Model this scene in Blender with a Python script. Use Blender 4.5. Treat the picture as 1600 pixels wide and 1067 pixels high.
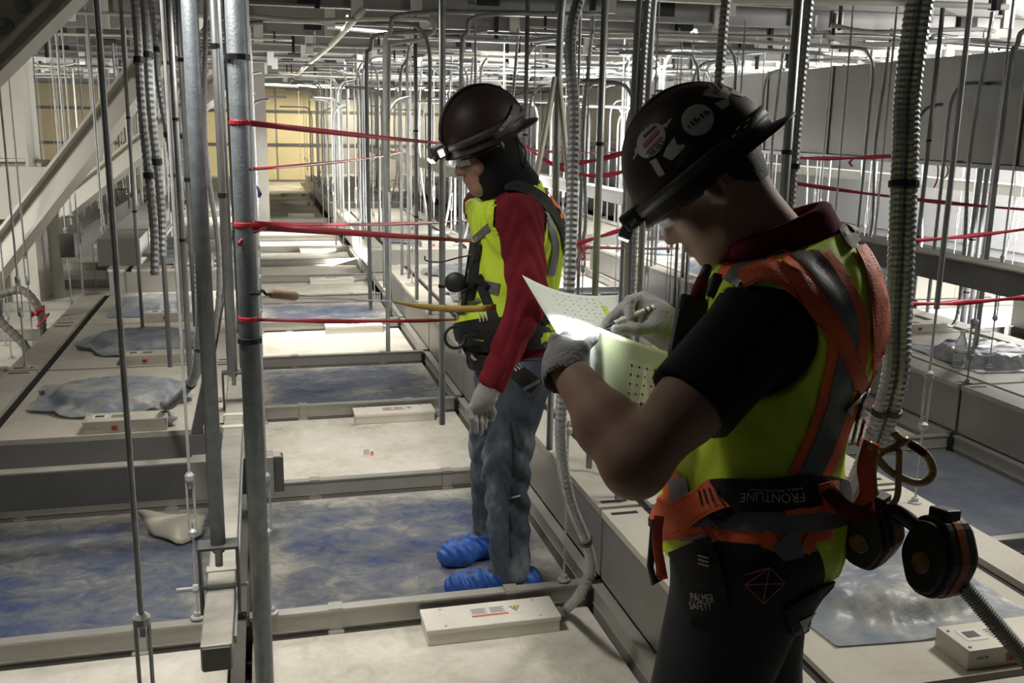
import bpy, math, random
import numpy as np
from mathutils import Vector, Matrix
for _o in list(bpy.data.objects): bpy.data.objects.remove(_o)
random.seed(7); rng = np.random.default_rng(7)
SC = bpy.context.scene; COL = SC.collection
PI = math.pi
# ------------------------------------------------------------------ camera
YAW, PIT, ROL, FPX, CAMH = 0.2531, 0.22, 0.01639, 1529.5, 1.6
_cy, _sy = math.cos(YAW), math.sin(YAW)
FW = np.array([_sy*math.cos(PIT), _cy*math.cos(PIT), -math.sin(PIT)])
_r = np.array([_cy, -_sy, 0.0]); _u = np.cross(_r, FW)
RT = math.cos(ROL)*_r + math.sin(ROL)*_u
UP = -math.sin(ROL)*_r + math.cos(ROL)*_u
CP = np.array([0, 0, CAMH])
cd = bpy.data.cameras.new('camera'); cam = bpy.data.objects.new('camera', cd); COL.objects.link(cam)
cd.sensor_fit = 'HORIZONTAL'; cd.sensor_width = 36; cd.lens = FPX/1600*36; cd.clip_start = .05; cd.clip_end = 200
cam.matrix_world = Matrix(((RT[0], UP[0], -FW[0], CP[0]), (RT[1], UP[1], -FW[1], CP[1]), (RT[2], UP[2], -FW[2], CP[2]), (0, 0, 0, 1)))
SC.camera = cam
def ray(x, y): return FW + RT*(x-800)/FPX - UP*(y-533.5)/FPX       # unit depth along the lens axis
def Dp(x, y, D): return CP + ray(x, y)*D
def Zp(x, y, z=0.0): d = ray(x, y); return CP + d*(z-CAMH)/d[2]
def Yp(x, y, Y): d = ray(x, y); return CP + d*Y/d[1]
def Xp(x, y, X): d = ray(x, y); return CP + d*X/d[0]
# ------------------------------------------------------------------ light
SC.view_settings.view_transform = 'Standard'; SC.view_settings.look = 'None'
SC.view_settings.gamma = 1; SC.view_settings.use_curve_mapping = False; SC.view_settings.exposure = 0.0
W = bpy.data.worlds.new('world'); SC.world = W; W.use_nodes = True
W.node_tree.nodes['Background'].inputs[0].default_value = (.9, .95, 1, 1)
W.node_tree.nodes['Background'].inputs[1].default_value = .03
def area(name, loc, target, sx, sy, power, color=(1, .96, .88), spread=180):
    l = bpy.data.lights.new(name, 'AREA'); l.shape = 'RECTANGLE'; l.size = sx; l.size_y = sy; l.energy = power; l.color = color
    l.spread = math.radians(spread)
    o = bpy.data.objects.new(name, l); COL.objects.link(o); o.location = loc
    o.rotation_euler = (Vector(target)-Vector(loc)).to_track_quat('-Z', 'Y').to_euler(); return o
area('fill_overhead', (.25, 4.65, 2.29), (.25, 4.5, 0), .5, .9, 22, spread=130)  # added soft fill above the aisle; no fixture stands there
area('fill_near', (-.5, 2.3, 2.5), (.1, 2.75, 0), .7, .25, 16, spread=95)  # unseen area light put in to brighten the nearest panels
area('work_light_near_right', (2.9, 2.6, 2.45), (1.9, 2.2, .3), .5, .5, 46)
area('fill_aisle', (.45, 7.10, 2.43), (.45, 7.9, 0), 1.0, .16, 44, spread=95)  # added light hidden behind a joist; brightens the aisle floor
area('fill_aisle_far', (.45, 12.95, 2.43), (.45, 13.7, 0), 1.0, .16, 70, spread=90)  # second added aisle light, tucked behind a farther joist
area('fill_left', (-3.9, 5.4, 2.25), (-2.3, 8.6, .9), .6, 2, 72, spread=100)  # fill added out of view to lift the cream column and braces
area('fill_left_far', (-4.6, 14, 2.3), (-3.0, 17, 0), .6, 6, 650)  # added off-frame fill for the far left and back wall
area('work_light_right', (7.4, 8.0, 2.2), (6.6, 8, 0), 1.0, 9, 1500, (1, .985, .96))
area('work_light_right_up', (6.4, 11.5, 1.55), (6.0, 11.5, 3), 1.0, 12, 1700, (1, .985, .95))
area('work_light_right_front', (6.5, 3.2, 1.95), (4.5, 9, 2.5), .6, .4, 520, (1, .985, .96))
area('fill_far', (2.5, 23.48, 2.44), (2.0, 27, .8), 6, .2, 380, (1, .9, .66))  # added warm light behind a joist, aimed at the back wall
area('fill_middle', (2.9, 8.27, 2.43), (3.1, 9.6, 0), 1.6, .16, 95, (1, .985, .96), spread=90)  # added light behind a joist; brightens the rows right of the aisle
# ------------------------------------------------------------------ helpers
class MB:
    def __init__(s): s.v = []; s.f = []; s.m = []; s.mi = 0
    def add(s, vs, fs):
        b = len(s.v); s.v += [tuple(map(float, p)) for p in vs]; s.f += [tuple(i+b for i in q) for q in fs]; s.m += [s.mi]*len(fs); return s
    def box(s, x0, x1, y0, y1, z0, z1, M=None):
        vs = [(x, y, z) for z in (z0, z1) for y in (y0, y1) for x in (x0, x1)]
        if M is not None: vs = [M @ Vector(p) for p in vs]
        return s.add(vs, [(0, 2, 3, 1), (4, 5, 7, 6), (0, 1, 5, 4), (2, 6, 7, 3), (0, 4, 6, 2), (1, 3, 7, 5)])
    def bar(s, a, b, w, h, up=(0, 0, 1)):                              # rectangular bar from a to b
        a, b = np.array(a, float), np.array(b, float); d = b-a; d /= np.linalg.norm(d)
        sd = np.cross(d, up)
        if np.linalg.norm(sd) < 1e-4: sd = np.cross(d, (1, 0, 0))
        sd /= np.linalg.norm(sd); u = np.cross(sd, d)
        vs = [p+sd*i*w/2+u*j*h/2 for p in (a, b) for (i, j) in ((-1, -1), (1, -1), (1, 1), (-1, 1))]
        return s.add(vs, [(3, 2, 1, 0), (4, 5, 6, 7), (0, 1, 5, 4), (1, 2, 6, 5), (2, 3, 7, 6), (3, 0, 4, 7)])
    def tube(s, pts, r, n=8, cap=True):
        P = [np.array(p, float) for p in pts]; m = len(P); rs = r if hasattr(r, '__len__') else [r]*m
        t0 = P[1]-P[0]; t0 /= np.linalg.norm(t0)
        N = np.cross(t0, (0, 0, 1.));  N = np.cross(t0, (1., 0, 0)) if np.linalg.norm(N) < 1e-3 else N
        N /= np.linalg.norm(N); vs = []
        for i in range(m):
            t = P[min(i+1, m-1)]-P[max(i-1, 0)]; t /= max(np.linalg.norm(t), 1e-9)
            N = N-t*(N@t); N /= max(np.linalg.norm(N), 1e-9); B = np.cross(t, N)
            for k in range(n):
                a = 2*PI*k/n; vs.append(P[i]+rs[i]*(math.cos(a)*N+math.sin(a)*B))
        fs = [(i*n+k, i*n+(k+1) % n, (i+1)*n+(k+1) % n, (i+1)*n+k) for i in range(m-1) for k in range(n)]
        if cap: fs += [tuple(range(n))[::-1], tuple((m-1)*n+k for k in range(n))]
        return s.add(vs, fs)
    def cyl(s, a, b, r, n=12): return s.tube([a, b], r, n)
    def lathe(s, prof, n=20, M=None):                                  # profile of (radius, z)
        vs = []
        for r, z in prof:
            for k in range(n): vs.append(Vector((r*math.cos(2*PI*k/n), r*math.sin(2*PI*k/n), z)))
        if M is not None: vs = [M @ p for p in vs]
        m = len(prof)
        fs = [(i*n+k, i*n+(k+1) % n, (i+1)*n+(k+1) % n, (i+1)*n+k) for i in range(m-1) for k in range(n)]
        fs += [tuple(range(n))[::-1], tuple((m-1)*n+k for k in range(n))]
        return s.add(vs, fs)
    def prism(s, poly, z0, z1, M=None):
        n = len(poly); vs = [Vector((x, y, z)) for z in (z0, z1) for x, y in poly]
        if M is not None: vs = [M @ p for p in vs]
        return s.add(vs, [tuple(range(n))[::-1], tuple(range(n, 2*n))]+[(i, (i+1) % n, n+(i+1) % n, n+i) for i in range(n)])
    def grid(s, pts, close=False):                                     # rows of points
        R, C = len(pts), len(pts[0]); vs = [p for row in pts for p in row]
        return s.add(vs, [(i*C+j, i*C+j+1, (i+1)*C+j+1, (i+1)*C+j) for i in range(R-1) for j in range(C-1)])
    def build(s, name, mat, parent=None, smooth=False, bev=0, sol=0):
        me = bpy.data.meshes.new(name); off = np.zeros(3)
        V = np.array(s.v)
        if parent is None:
            off = np.array([(V[:, 0].min()+V[:, 0].max())/2, (V[:, 1].min()+V[:, 1].max())/2, V[:, 2].min()])
        me.from_pydata((V-off).tolist() if parent is None else s.v, [], s.f)
        for m_ in (mat if isinstance(mat, (list, tuple)) else [mat]): me.materials.append(m_)
        if isinstance(mat, (list, tuple)): me.polygons.foreach_set('material_index', s.m)
        if smooth: me.polygons.foreach_set('use_smooth', [True]*len(me.polygons))
        me.update()
        o = bpy.data.objects.new(name, me); COL.objects.link(o)
        if parent is None: o.location = off
        else:
            o.parent = parent; w = Vector((0, 0, 0)); p = parent
            while p is not None: w += p.location; p = p.parent
            o.location = -w
        if bev:
            b = o.modifiers.new('bevel', 'BEVEL'); b.width = bev; b.segments = 2; b.limit_method = 'ANGLE'
        if sol:
            b = o.modifiers.new('solid', 'SOLIDIFY'); b.thickness = sol; b.offset = 0
        return o
def tag(o, label=None, cat=None, group=None, kind=None):
    if label: o['label'] = label
    if cat: o['category'] = cat
    if group: o['group'] = group
    if kind: o['kind'] = kind
    return o
def empty(name, loc=(0, 0, 0)):
    o = bpy.data.objects.new(name, None); COL.objects.link(o); o.location = loc; o.empty_display_size = .1; return o
def dup(root, loc=None, rz=None, label=None):
    kids = {}
    for o in bpy.data.objects:
        if o.parent: kids.setdefault(o.parent.name, []).append(o)
    def cp(o, par):
        c = o.copy(); COL.objects.link(c)
        if par: c.parent = par
        for k in kids.get(o.name, []): cp(k, c)
        return c
    c = cp(root, None)
    if loc is not None: c.location = loc
    if rz is not None: c.rotation_euler.z = rz
    if label: c['label'] = label
    return c
_U = 'first second third fourth fifth sixth seventh eighth ninth'.split(); _T = 'twenty thirty forty fifty sixty seventy eighty ninety'.split()
def ordw(n):                                                           # 0 -> first
    if n < 20: return ORD[n]
    t, u = divmod(n+1, 10); return _T[t-2]+('-'+_U[u-1] if u else '')[:] if u else _T[t-2][:-1]+'ieth'
ORD = 'first second third fourth fifth sixth seventh eighth ninth tenth eleventh twelfth thirteenth fourteenth fifteenth sixteenth seventeenth eighteenth nineteenth twentieth'.split()
def spline(pts, n=8):
    P = [np.array(p, float) for p in pts]; P = [2*P[0]-P[1]]+P+[2*P[-1]-P[-2]]; out = []
    for i in range(1, len(P)-2):
        for k in range(n):
            t = k/n; a, b, c, d = P[i-1], P[i], P[i+1], P[i+2]
            out.append(.5*((2*b)+(c-a)*t+(2*a-5*b+4*c-d)*t*t+(3*b-a-3*c+d)*t**3))
    out.append(P[-2]); return out
# ------------------------------------------------------------------ materials
def pmat(name, c1, c2=None, scale=6., rough=.5, metal=0., bump=0., lo=.4, hi=.62, c3=None, stretch=(1, 1, 1), spec=.5, emit=None, estr=0, alpha=1, trans=0, sheen=0, rvar=0, bscale=None, detail=6):
    m = bpy.data.materials.new(name); m.use_nodes = True; N = m.node_tree.nodes; L = m.node_tree.links
    b = N['Principled BSDF']; b.inputs['Roughness'].default_value = rough; b.inputs['Metallic'].default_value = metal
    b.inputs['Specular IOR Level'].default_value = spec; b.inputs['Alpha'].default_value = alpha
    b.inputs['Transmission Weight'].default_value = trans
    if sheen: b.inputs['Sheen Weight'].default_value = sheen
    b.inputs['Base Color'].default_value = (*c1, 1)
    if emit: b.inputs['Emission Color'].default_value = (*emit, 1); b.inputs['Emission Strength'].default_value = estr
    if c2 or bump:
        tc = N.new('ShaderNodeTexCoord'); mp = N.new('ShaderNodeMapping'); mp.inputs['Scale'].default_value = stretch
        oi = N.new('ShaderNodeObjectInfo'); mu = N.new('ShaderNodeMath'); mu.operation = 'MULTIPLY'; mu.inputs[1].default_value = 37.
        cb = N.new('ShaderNodeCombineXYZ'); L.new(oi.outputs['Random'], mu.inputs[0])
        L.new(mu.outputs[0], cb.inputs[0]); L.new(mu.outputs[0], cb.inputs[1])
        L.new(tc.outputs['Object'], mp.inputs['Vector']); L.new(cb.outputs[0], mp.inputs['Location'])
        nz = N.new('ShaderNodeTexNoise'); nz.inputs['Scale'].default_value = scale; nz.inputs['Detail'].default_value = detail; nz.inputs['Roughness'].default_value = .62
        L.new(mp.outputs[0], nz.inputs['Vector'])
        if c2:
            cr = N.new('ShaderNodeValToRGB'); e = cr.color_ramp.elements
            e[0].position = lo; e[0].color = (*c1, 1); e[1].position = hi; e[1].color = (*c2, 1)
            if c3: q = e.new((lo+hi)/2); q.color = (*c3, 1)
            L.new(nz.outputs['Fac'], cr.inputs[0]); L.new(cr.outputs[0], b.inputs['Base Color'])
        if rvar:
            mr = N.new('ShaderNodeMapRange'); mr.inputs['To Min'].default_value = rough-rvar; mr.inputs['To Max'].default_value = rough+rvar
            L.new(nz.outputs['Fac'], mr.inputs[0]); L.new(mr.outputs[0], b.inputs['Roughness'])
        if bump:
            n2 = N.new('ShaderNodeTexNoise'); n2.inputs['Scale'].default_value = bscale or scale*3; n2.inputs['Detail'].default_value = 5
            L.new(mp.outputs[0], n2.inputs['Vector'])
            bp = N.new('ShaderNodeBump'); bp.inputs['Strength'].default_value = bump; bp.inputs['Distance'].default_value = .01
            L.new(n2.outputs['Fac'], bp.inputs['Height']); L.new(bp.outputs[0], b.inputs['Normal'])
    return m
def two(c, f): return tuple(min(1, x*f) for x in c)
def scuff(name, ramp, s1, s2, mix=.5, rough=.6, bump=.15, stretch=(1, 1, 1), dist=1.2, spec=.3, edge=0):
    """two layers of noise (broad patches and fine rubbed marks) through one colour ramp"""
    m = bpy.data.materials.new(name); m.use_nodes = True; N = m.node_tree.nodes; L = m.node_tree.links; b = N['Principled BSDF']
    b.inputs['Roughness'].default_value = rough; b.inputs['Specular IOR Level'].default_value = spec
    tc = N.new('ShaderNodeTexCoord'); mp = N.new('ShaderNodeMapping'); oi = N.new('ShaderNodeObjectInfo'); mu = N.new('ShaderNodeMath'); mu.operation = 'MULTIPLY'; mu.inputs[1].default_value = 53.
    cb = N.new('ShaderNodeCombineXYZ'); L.new(oi.outputs['Random'], mu.inputs[0]); L.new(mu.outputs[0], cb.inputs[0]); L.new(mu.outputs[0], cb.inputs[1])
    L.new(tc.outputs['Object'], mp.inputs['Vector']); L.new(cb.outputs[0], mp.inputs['Location']); mp.inputs['Scale'].default_value = stretch
    a = N.new('ShaderNodeTexNoise'); a.inputs['Scale'].default_value = s1; a.inputs['Detail'].default_value = 4; a.inputs['Roughness'].default_value = .6
    c = N.new('ShaderNodeTexNoise'); c.inputs['Scale'].default_value = s2; c.inputs['Detail'].default_value = 10; c.inputs['Roughness'].default_value = .7; c.inputs['Distortion'].default_value = dist
    L.new(mp.outputs[0], a.inputs['Vector']); L.new(mp.outputs[0], c.inputs['Vector'])
    x = N.new('ShaderNodeMix'); x.data_type = 'FLOAT'; x.inputs[0].default_value = mix; L.new(a.outputs['Fac'], x.inputs[2]); L.new(c.outputs['Fac'], x.inputs[3])
    fac = x.outputs[0]
    if edge:                                                            # dust gathers along the rim of a panel
        sp = N.new('ShaderNodeSeparateXYZ'); L.new(tc.outputs['Object'], sp.inputs[0]); ab = []
        for i in (0, 1): q = N.new('ShaderNodeMath'); q.operation = 'ABSOLUTE'; L.new(sp.outputs[i], q.inputs[0]); ab.append(q)
        mx = N.new('ShaderNodeMath'); mx.operation = 'MAXIMUM'; L.new(ab[0].outputs[0], mx.inputs[0]); L.new(ab[1].outputs[0], mx.inputs[1])
        mr = N.new('ShaderNodeMapRange'); mr.interpolation_type = 'SMOOTHSTEP'; mr.inputs['From Min'].default_value = .36; mr.inputs['From Max'].default_value = .56; mr.inputs['To Max'].default_value = edge
        L.new(mx.outputs[0], mr.inputs[0]); ad = N.new('ShaderNodeMath'); ad.operation = 'ADD'; L.new(fac, ad.inputs[0]); L.new(mr.outputs[0], ad.inputs[1]); fac = ad.outputs[0]
    cr = N.new('ShaderNodeValToRGB'); e = cr.color_ramp.elements
    while len(e) < len(ramp): e.new(.5)
    for q, (p, col) in zip(e, ramp): q.position = p; q.color = (*col, 1)
    L.new(fac, cr.inputs[0]); L.new(cr.outputs[0], b.inputs['Base Color'])
    bp = N.new('ShaderNodeBump'); bp.inputs['Strength'].default_value = bump; bp.inputs['Distance'].default_value = .01; L.new(c.outputs['Fac'], bp.inputs['Height']); L.new(bp.outputs[0], b.inputs['Normal'])
    return m
M = {}
M['white'] = scuff('dusty_white_panel', [(.30, (.30, .275, .23)), (.41, (.50, .47, .40)), (.5, (.60, .57, .495)), (.62, (.68, .655, .59)), (.7, (.72, .70, .65))], 2.2, 11, .42, .75, .12, spec=.25)
M['blue'] = scuff('scuffed_blue_film', [(.30, (.03, .045, .15)), (.40, (.055, .075, .175)), (.47, (.10, .118, .165)), (.54, (.155, .163, .18)), (.62, (.27, .265, .25)), (.74, (.44, .42, .37))], 2.6, 10, .5, .6, .2, (1, 1.35, 1), 1.1, edge=.17)
M['bluer'] = scuff('dull_blue_film', [(.32, (.085, .10, .15)), (.5, (.14, .155, .19)), (.68, (.22, .225, .23))], 1.8, 8, .5, .5, .1)
M['chan'] = pmat('anodised_channel', (.42, .41, .37), (.33, .32, .29), 2, .45, .35, lo=.3, hi=.7)
M['ffu'] = scuff('dusty_galvanised_sheet', [(.32, (.36, .335, .28)), (.48, (.48, .45, .385)), (.6, (.53, .50, .43)), (.72, (.60, .575, .51))], 2.0, 14, .35, .6, .06)
M['ffus'] = pmat('galvanised_side_sheet', (.36, .35, .32), (.28, .27, .25), 1.6, .42, .45, lo=.3, hi=.7)
M['box'] = pmat('control_box_sheet', (.56, .53, .45), (.45, .42, .35), 3, .5, .15, lo=.35, hi=.7)
M['boxw'] = pmat('white_box_enamel', (.72, .69, .61), (.62, .59, .52), 3, .5, lo=.4, hi=.7)
M['film'] = pmat('crumpled_blue_plastic', (.15, .19, .25), (.42, .405, .37), 6, .42, c3=(.26, .28, .30), lo=.33, hi=.66, bump=.5, bscale=26, spec=.45, alpha=.92)
M['black'] = pmat('black_gap', (.012, .012, .012), rough=.7)
M['hose'] = pmat('grey_hose', (.24, .23, .20), (.18, .17, .15), 9, .6)
M['dark'] = pmat('dark_painted_steel', (.13, .13, .125), (.10, .10, .095), 3, .5, .3)
M['galv'] = pmat('galvanised_pipe', (.40, .41, .41), (.28, .29, .29), 9, .45, .5, lo=.35, hi=.7)
M['pole'] = pmat('blue_grey_pole', (.22, .25, .27), (.15, .17, .185), 30, .45, .4, lo=.35, hi=.7, bump=.1, bscale=160)
M['rail'] = pmat('dusty_rail', (.44, .42, .37), (.30, .285, .25), 6, .55, .3, lo=.35, hi=.7, stretch=(1, 3, 1))
M['steel'] = pmat('cream_painted_steel', (.60, .575, .51), (.54, .52, .46), 1.5, .5, lo=.3, hi=.7)
M['rod'] = pmat('zinc_rod', (.48, .49, .49), (.38, .385, .38), 20, .42, .2)
M['ceil'] = pmat('ceiling_sheet', (.11, .11, .105), (.09, .09, .085), 1.2, .6)
M['joist'] = pmat('joist_board', (.31, .305, .285), (.26, .255, .24), 1.2, .55)
M['brack'] = pmat('white_bracket', (.66, .65, .61), rough=.5)
M['red'] = pmat('red_barrier_tape', (.50, .035, .06), (.36, .02, .04), 14, .4, lo=.35, hi=.7)
M['yel'] = pmat('yellow_webbing', (.45, .30, .06), (.36, .24, .05), 40, .7)
M['duct'] = pmat('duct_sheet', (.25, .245, .23), (.19, .187, .175), 1.1, .34, .7, stretch=(1, 1, .15), lo=.3, hi=.7)
M['wallw'] = pmat('white_wall_sheet', (.74, .74, .75), (.66, .66, .68), .7, .5, lo=.3, hi=.7)
M['wally'] = pmat('yellow_wall_panel', (.74, .64, .40), (.66, .57, .35), 1, .5)
M['ink'] = pmat('dark_ink', (.05, .05, .05), rough=.6); M['redink'] = pmat('orange_ink', (.55, .13, .06), rough=.6)
M['yink'] = pmat('warning_yellow', (.62, .5, .12), rough=.6); M['lab'] = pmat('label_paper', (.66, .64, .6), rough=.6)
M['zip'] = pmat('black_tie', (.015, .015, .015), rough=.5)
M['btape'] = pmat('blue_tape', (.02, .07, .3), rough=.5)
# ------------------------------------------------------------------ setting: grid ceiling walked on
P = 1.17
XE = [-.11+P*i for i in range(-4, 8)]                                   # column edges
YK = lambda k: 2.92+P*k
LOW = {0: 1, 2: 1, 4: 1, -2: 1, 6: 1, -4: 1}                             # columns counted from the aisle: 0 aisle, 1 right units, -1 left units
def is_ffu(c, k):
    if c == -1: return (1 <= k <= 3) or 5 <= k <= 8 or k >= 10
    if c == 1: return k <= 4 or 6 <= k <= 9 or k >= 11
    if c == 3: return k <= 5 or k >= 7
    if c == 5: return k not in (3, 9)
    if c == -3: return k >= 7 or k < 5
    return False
CELLS = [(c, k) for c in range(-4, 7) for k in range(-2, 20)]
floor = MB().box(-6, 12, -1, 28, -.12, -.075).build('floor', M['dark']); tag(floor, kind='structure')
def panel_mesh():
    b = MB(); s = P/2-.035
    b.box(-s, s, -s, s, -.03, 0); return b
_fl = Vector(floor.location)
def piece(name, me, loc, rz=0):
    o = bpy.data.objects.new(name, me); COL.objects.link(o); o.parent = floor; o.location = Vector(loc)-_fl; o.rotation_euler.z = rz; return o
def mesh_only(b, name, mat):
    o = b.build(name, mat, floor); me = o.data; bpy.data.objects.remove(o); return me
pm_w = mesh_only(panel_mesh(), 'panel', M['white']); pm_b = mesh_only(panel_mesh(), 'panel', M['blue']); pm_d = mesh_only(panel_mesh(), 'panel', M['bluer'])
chb = MB(); chb.box(-P/2+.03, P/2-.03, -.012, .012, -.06, .072); chb.box(-P/2+.03, P/2-.03, -.02, .02, .072, .078); chb.box(-P/2+.03, P/2-.03, -.016, .016, .012, .016)
ch_m = mesh_only(chb, 'channel', M['chan'])
clb = MB(); clb.box(-.022, .022, -.024, .024, .072, .083); clb.box(-.018, .018, -.0165, .0165, -.02, .08); clb.box(-.025, .025, -.034, .02, -.012, .004)
cl_m = mesh_only(clb, 'clip', M['chan'])
jb = MB(); jb.box(-.035, .035, -.035, .035, -.06, .06)
j_m = mesh_only(jb, 'joint_block', M['black'])
for c, k in CELLS:
    x0, y0 = -.11+P*c, YK(k)
    if is_ffu(c, k): continue
    blue = k in (0, 2, 4) if c == 0 else (k == 0 if c == -1 else (c in (2, 4) and (k*3+c) % 4 != 1))
    me = pm_w
    if blue: me = pm_b if c in (0, -1) else pm_d
    piece('panel', me, (x0+P/2, y0+P/2, 0))
    near = y0 < 12 and -3 < c < 4
    ys = [y0] + ([y0+P] if is_ffu(c, k+1) else [])
    for yy in ys:
        if near or yy < 16: piece('channel', ch_m, (x0+P/2, yy, 0))
        if yy < 9 and c in (-1, 0, 2, -2):
            for q in (-.29, .29): piece('clip', cl_m, (x0+P/2+q, yy, 0))
    if near:
        for xx in (x0, x0+P): piece('channel', ch_m, (xx, y0+P/2, 0), PI/2)
        if y0 < 8: piece('joint_block', j_m, (x0+P, y0, 0))
# small printed label on the second white panel
t = MB(); t.mi = 0; t.box(-.03, .03, -.05, .05, 0, .002); t.mi = 1
for i in range(4): t.box(-.022, .008, .028-i*.02, .036-i*.02, .002, .0026)
t.mi = 2; t.box(.012, .028, -.045, .01, .002, .0026)
lb = t.build('printed_label', [M['lab'], M['ink'], M['redink']], floor); lb.location = Vector((.47, 4.62, .0005))-_fl; lb.rotation_euler.z = -.1
# ------------------------------------------------------------------ fan filter units
def film_mesh(seed, sx=.62, sy=.74, R=.235, h=.055, n=46):
    r = np.random.default_rng(seed); b = MB(); rows = []
    ph = r.uniform(0, 6.28, 8)
    for j in range(n):
        row = []
        for i in range(n):
            u, v = (i/(n-1)-.5)*sx, (j/(n-1)-.5)*sy
            u += .02*math.sin(9*v+ph[0])*(abs(u)/sx); v += .025*math.sin(8*u+ph[1])*(abs(v)/sy)
            d = math.hypot(u*1.0, (v+.03)*1.0); a = math.atan2(v, u)
            t = max(0, min(1, (R+.055-d)/.07)); t = t*t*(3-2*t)
            z = .004+h*t
            cre = math.sin(a*17+ph[2]+3*math.sin(a*3+ph[3]))*math.sin(a*7+ph[4])
            z += .011*cre*math.exp(-((d-R-.03)/.05)**2) + .006*math.sin(31*u+7*math.sin(19*v+ph[5])+ph[6])*t
            z += .005*max(0, math.sin(23*v+17*u+ph[7]))*(1-t)*min(1, d/.3)
            row.append((u, v, max(.002, z)))
        rows.append(row)
    return b.grid(rows)
def make_ffu(seed, detail=True):
    t = empty('fan_filter_unit')
    h = MB().box(.02, P-.02, .010, P-.010, .085, .312); h.build('housing', M['ffus'], t, bev=.003)
    MB().box(.203, P-.203, .014, P-.014, .312, .33).build('top_plate', M['ffu'], t)
    for a, b in ((.012, .155), (P-.155, P-.012)):
        f = MB().box(a, b, .012, P-.012, .312, .336).build('flange_cover', M['ffu'], t)
        for y in (.045, P-.062): MB().box(a+.02, b-.03, y, y+.018, .3345, .3372).build('slot', M['black'], f)
    MB().box(.155, .203, .010, P-.010, .311, .3145).build('groove_shade', M['black'], t); MB().box(P-.203, P-.155, .010, P-.010, .311, .3145).build('groove_shade', M['black'], t)  # groove shade put in as black strips on the recess floor
    if not detail: return t
    cv = film_mesh(seed) if seed % 3 == 2 else film_round(seed)
    o = cv.build('plastic_cover', M['film'], t, smooth=True); o.location = (.60, .56, .331)
    b = MB().box(.545, .872, .035, .155, .33, .382); cb = b.build('control_box', M['box'], t, bev=.003)
    s = MB(); s.mi = 0; s.box(.655, .68, .031, .036, .343, .362); s.mi = 1; s.box(.66, .6645, .0295, .032, .347, .358); s.box(.668, .6725, .0295, .032, .347, .358)
    s.build('switch', [M['redink'], M['ink']], cb)
    s = MB(); s.mi = 0; s.box(.575, .635, .075, .125, .382, .383); s.mi = 1; s.box(.585, .622, .088, .116, .383, .3835)
    for i in range(5): s.box(.65, .70, .078+i*.009, .081+i*.009, .382, .3826)
    s.build('printed_label', [M['lab'], M['ink']], cb)
    s = MB()
    for x in (.575, .585, .60, .79, .80): s.lathe([(.004, 0), (.004, .003), (.002, .004)], 8, Matrix.Translation((x, .035, .358)) @ Matrix.Rotation(PI/2, 4, 'X'))
    for x in (.56, .845):
        for y in (.05, .13): s.lathe([(.004, 0), (.004, .003), (.002, .004)], 8, Matrix.Translation((x, y, .382)))
    s.build('screw', M['rod'], cb)
    s = MB(); s.cyl((.868, .09, .352), (.89, .09, .352), .017, 12); s.cyl((.876, .09, .352), (.886, .09, .352), .022, 6); s.build('conduit_fitting', M['galv'], cb)
    return t
def film_round(seed):
    r = np.random.default_rng(seed); ph = r.uniform(0, 6.28, 9); b = MB(); rows = []
    for i in range(26):
        q = i/25; row = []
        for k in range(97):
            a = 2*PI*k/96; rm = .335+.03*math.sin(2*a+ph[0])+.022*math.sin(5*a+ph[1])+.012*math.sin(11*a+ph[2])
            if math.sin(a-.9+ph[8]*.1) > .86: rm += .07*(math.sin(a-.9+ph[8]*.1)-.86)/.14
            d = q*rm; u, v = d*1.08*math.cos(a), d*.92*math.sin(a)
            t = max(0, min(1, (.268-d)/.06)); t = t*t*(3-2*t)
            fold = abs(math.sin(a*13+ph[3]+2*math.sin(a*2+ph[4])))*abs(math.sin(a*5+ph[5]))
            z = .004+.052*t+.032*fold*math.exp(-((d-.285)/.05)**2)+.004*math.sin(40*u+9*math.sin(23*v+ph[6]))*t+.010*abs(math.sin(a*9+ph[7]))*q**3
            row.append((u, v, max(.002, z)))
        rows.append(row)
    return b.grid(rows)
protos = {i: make_ffu(40+i) for i in range(3)}
plain = make_ffu(1, False)
used = set(); BUILT = set(); side = {-1: 'row left of the aisle, counted from the front', 1: 'row right of the aisle, counted from the front', 3: 'row beyond the right blue trough, from the front', 5: 'bright row below the right wall, from the front', -3: 'row at the far left wall, from the front'}
cnt = {}
for c in (-1, 1, 3, 5, -3):
    for k in range(-2, 18):
        if not is_ffu(c, k) or (c == 5 and k < 1) or (c == -3 and k < 4): continue
        BUILT.add((c, k)); loc = (-.11+P*c, YK(k), 0); n = cnt.get(c, 0); cnt[c] = n+1
        det = YK(k) < 10
        lab = 'grey filter unit, %s in the %s' % (ORD[n], side[c])
        if det:
            i = (k+c*2) % 3; src = protos[i]
            if i not in used: o = src; o.location = loc; used.add(i)
            else: o = dup(src, loc)
        else:
            o = plain if 'p' not in used else dup(plain, loc)
            if 'p' not in used: used.add('p'); o.location = loc
        tag(o, lab, 'filter unit', 'fan filter units')
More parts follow.
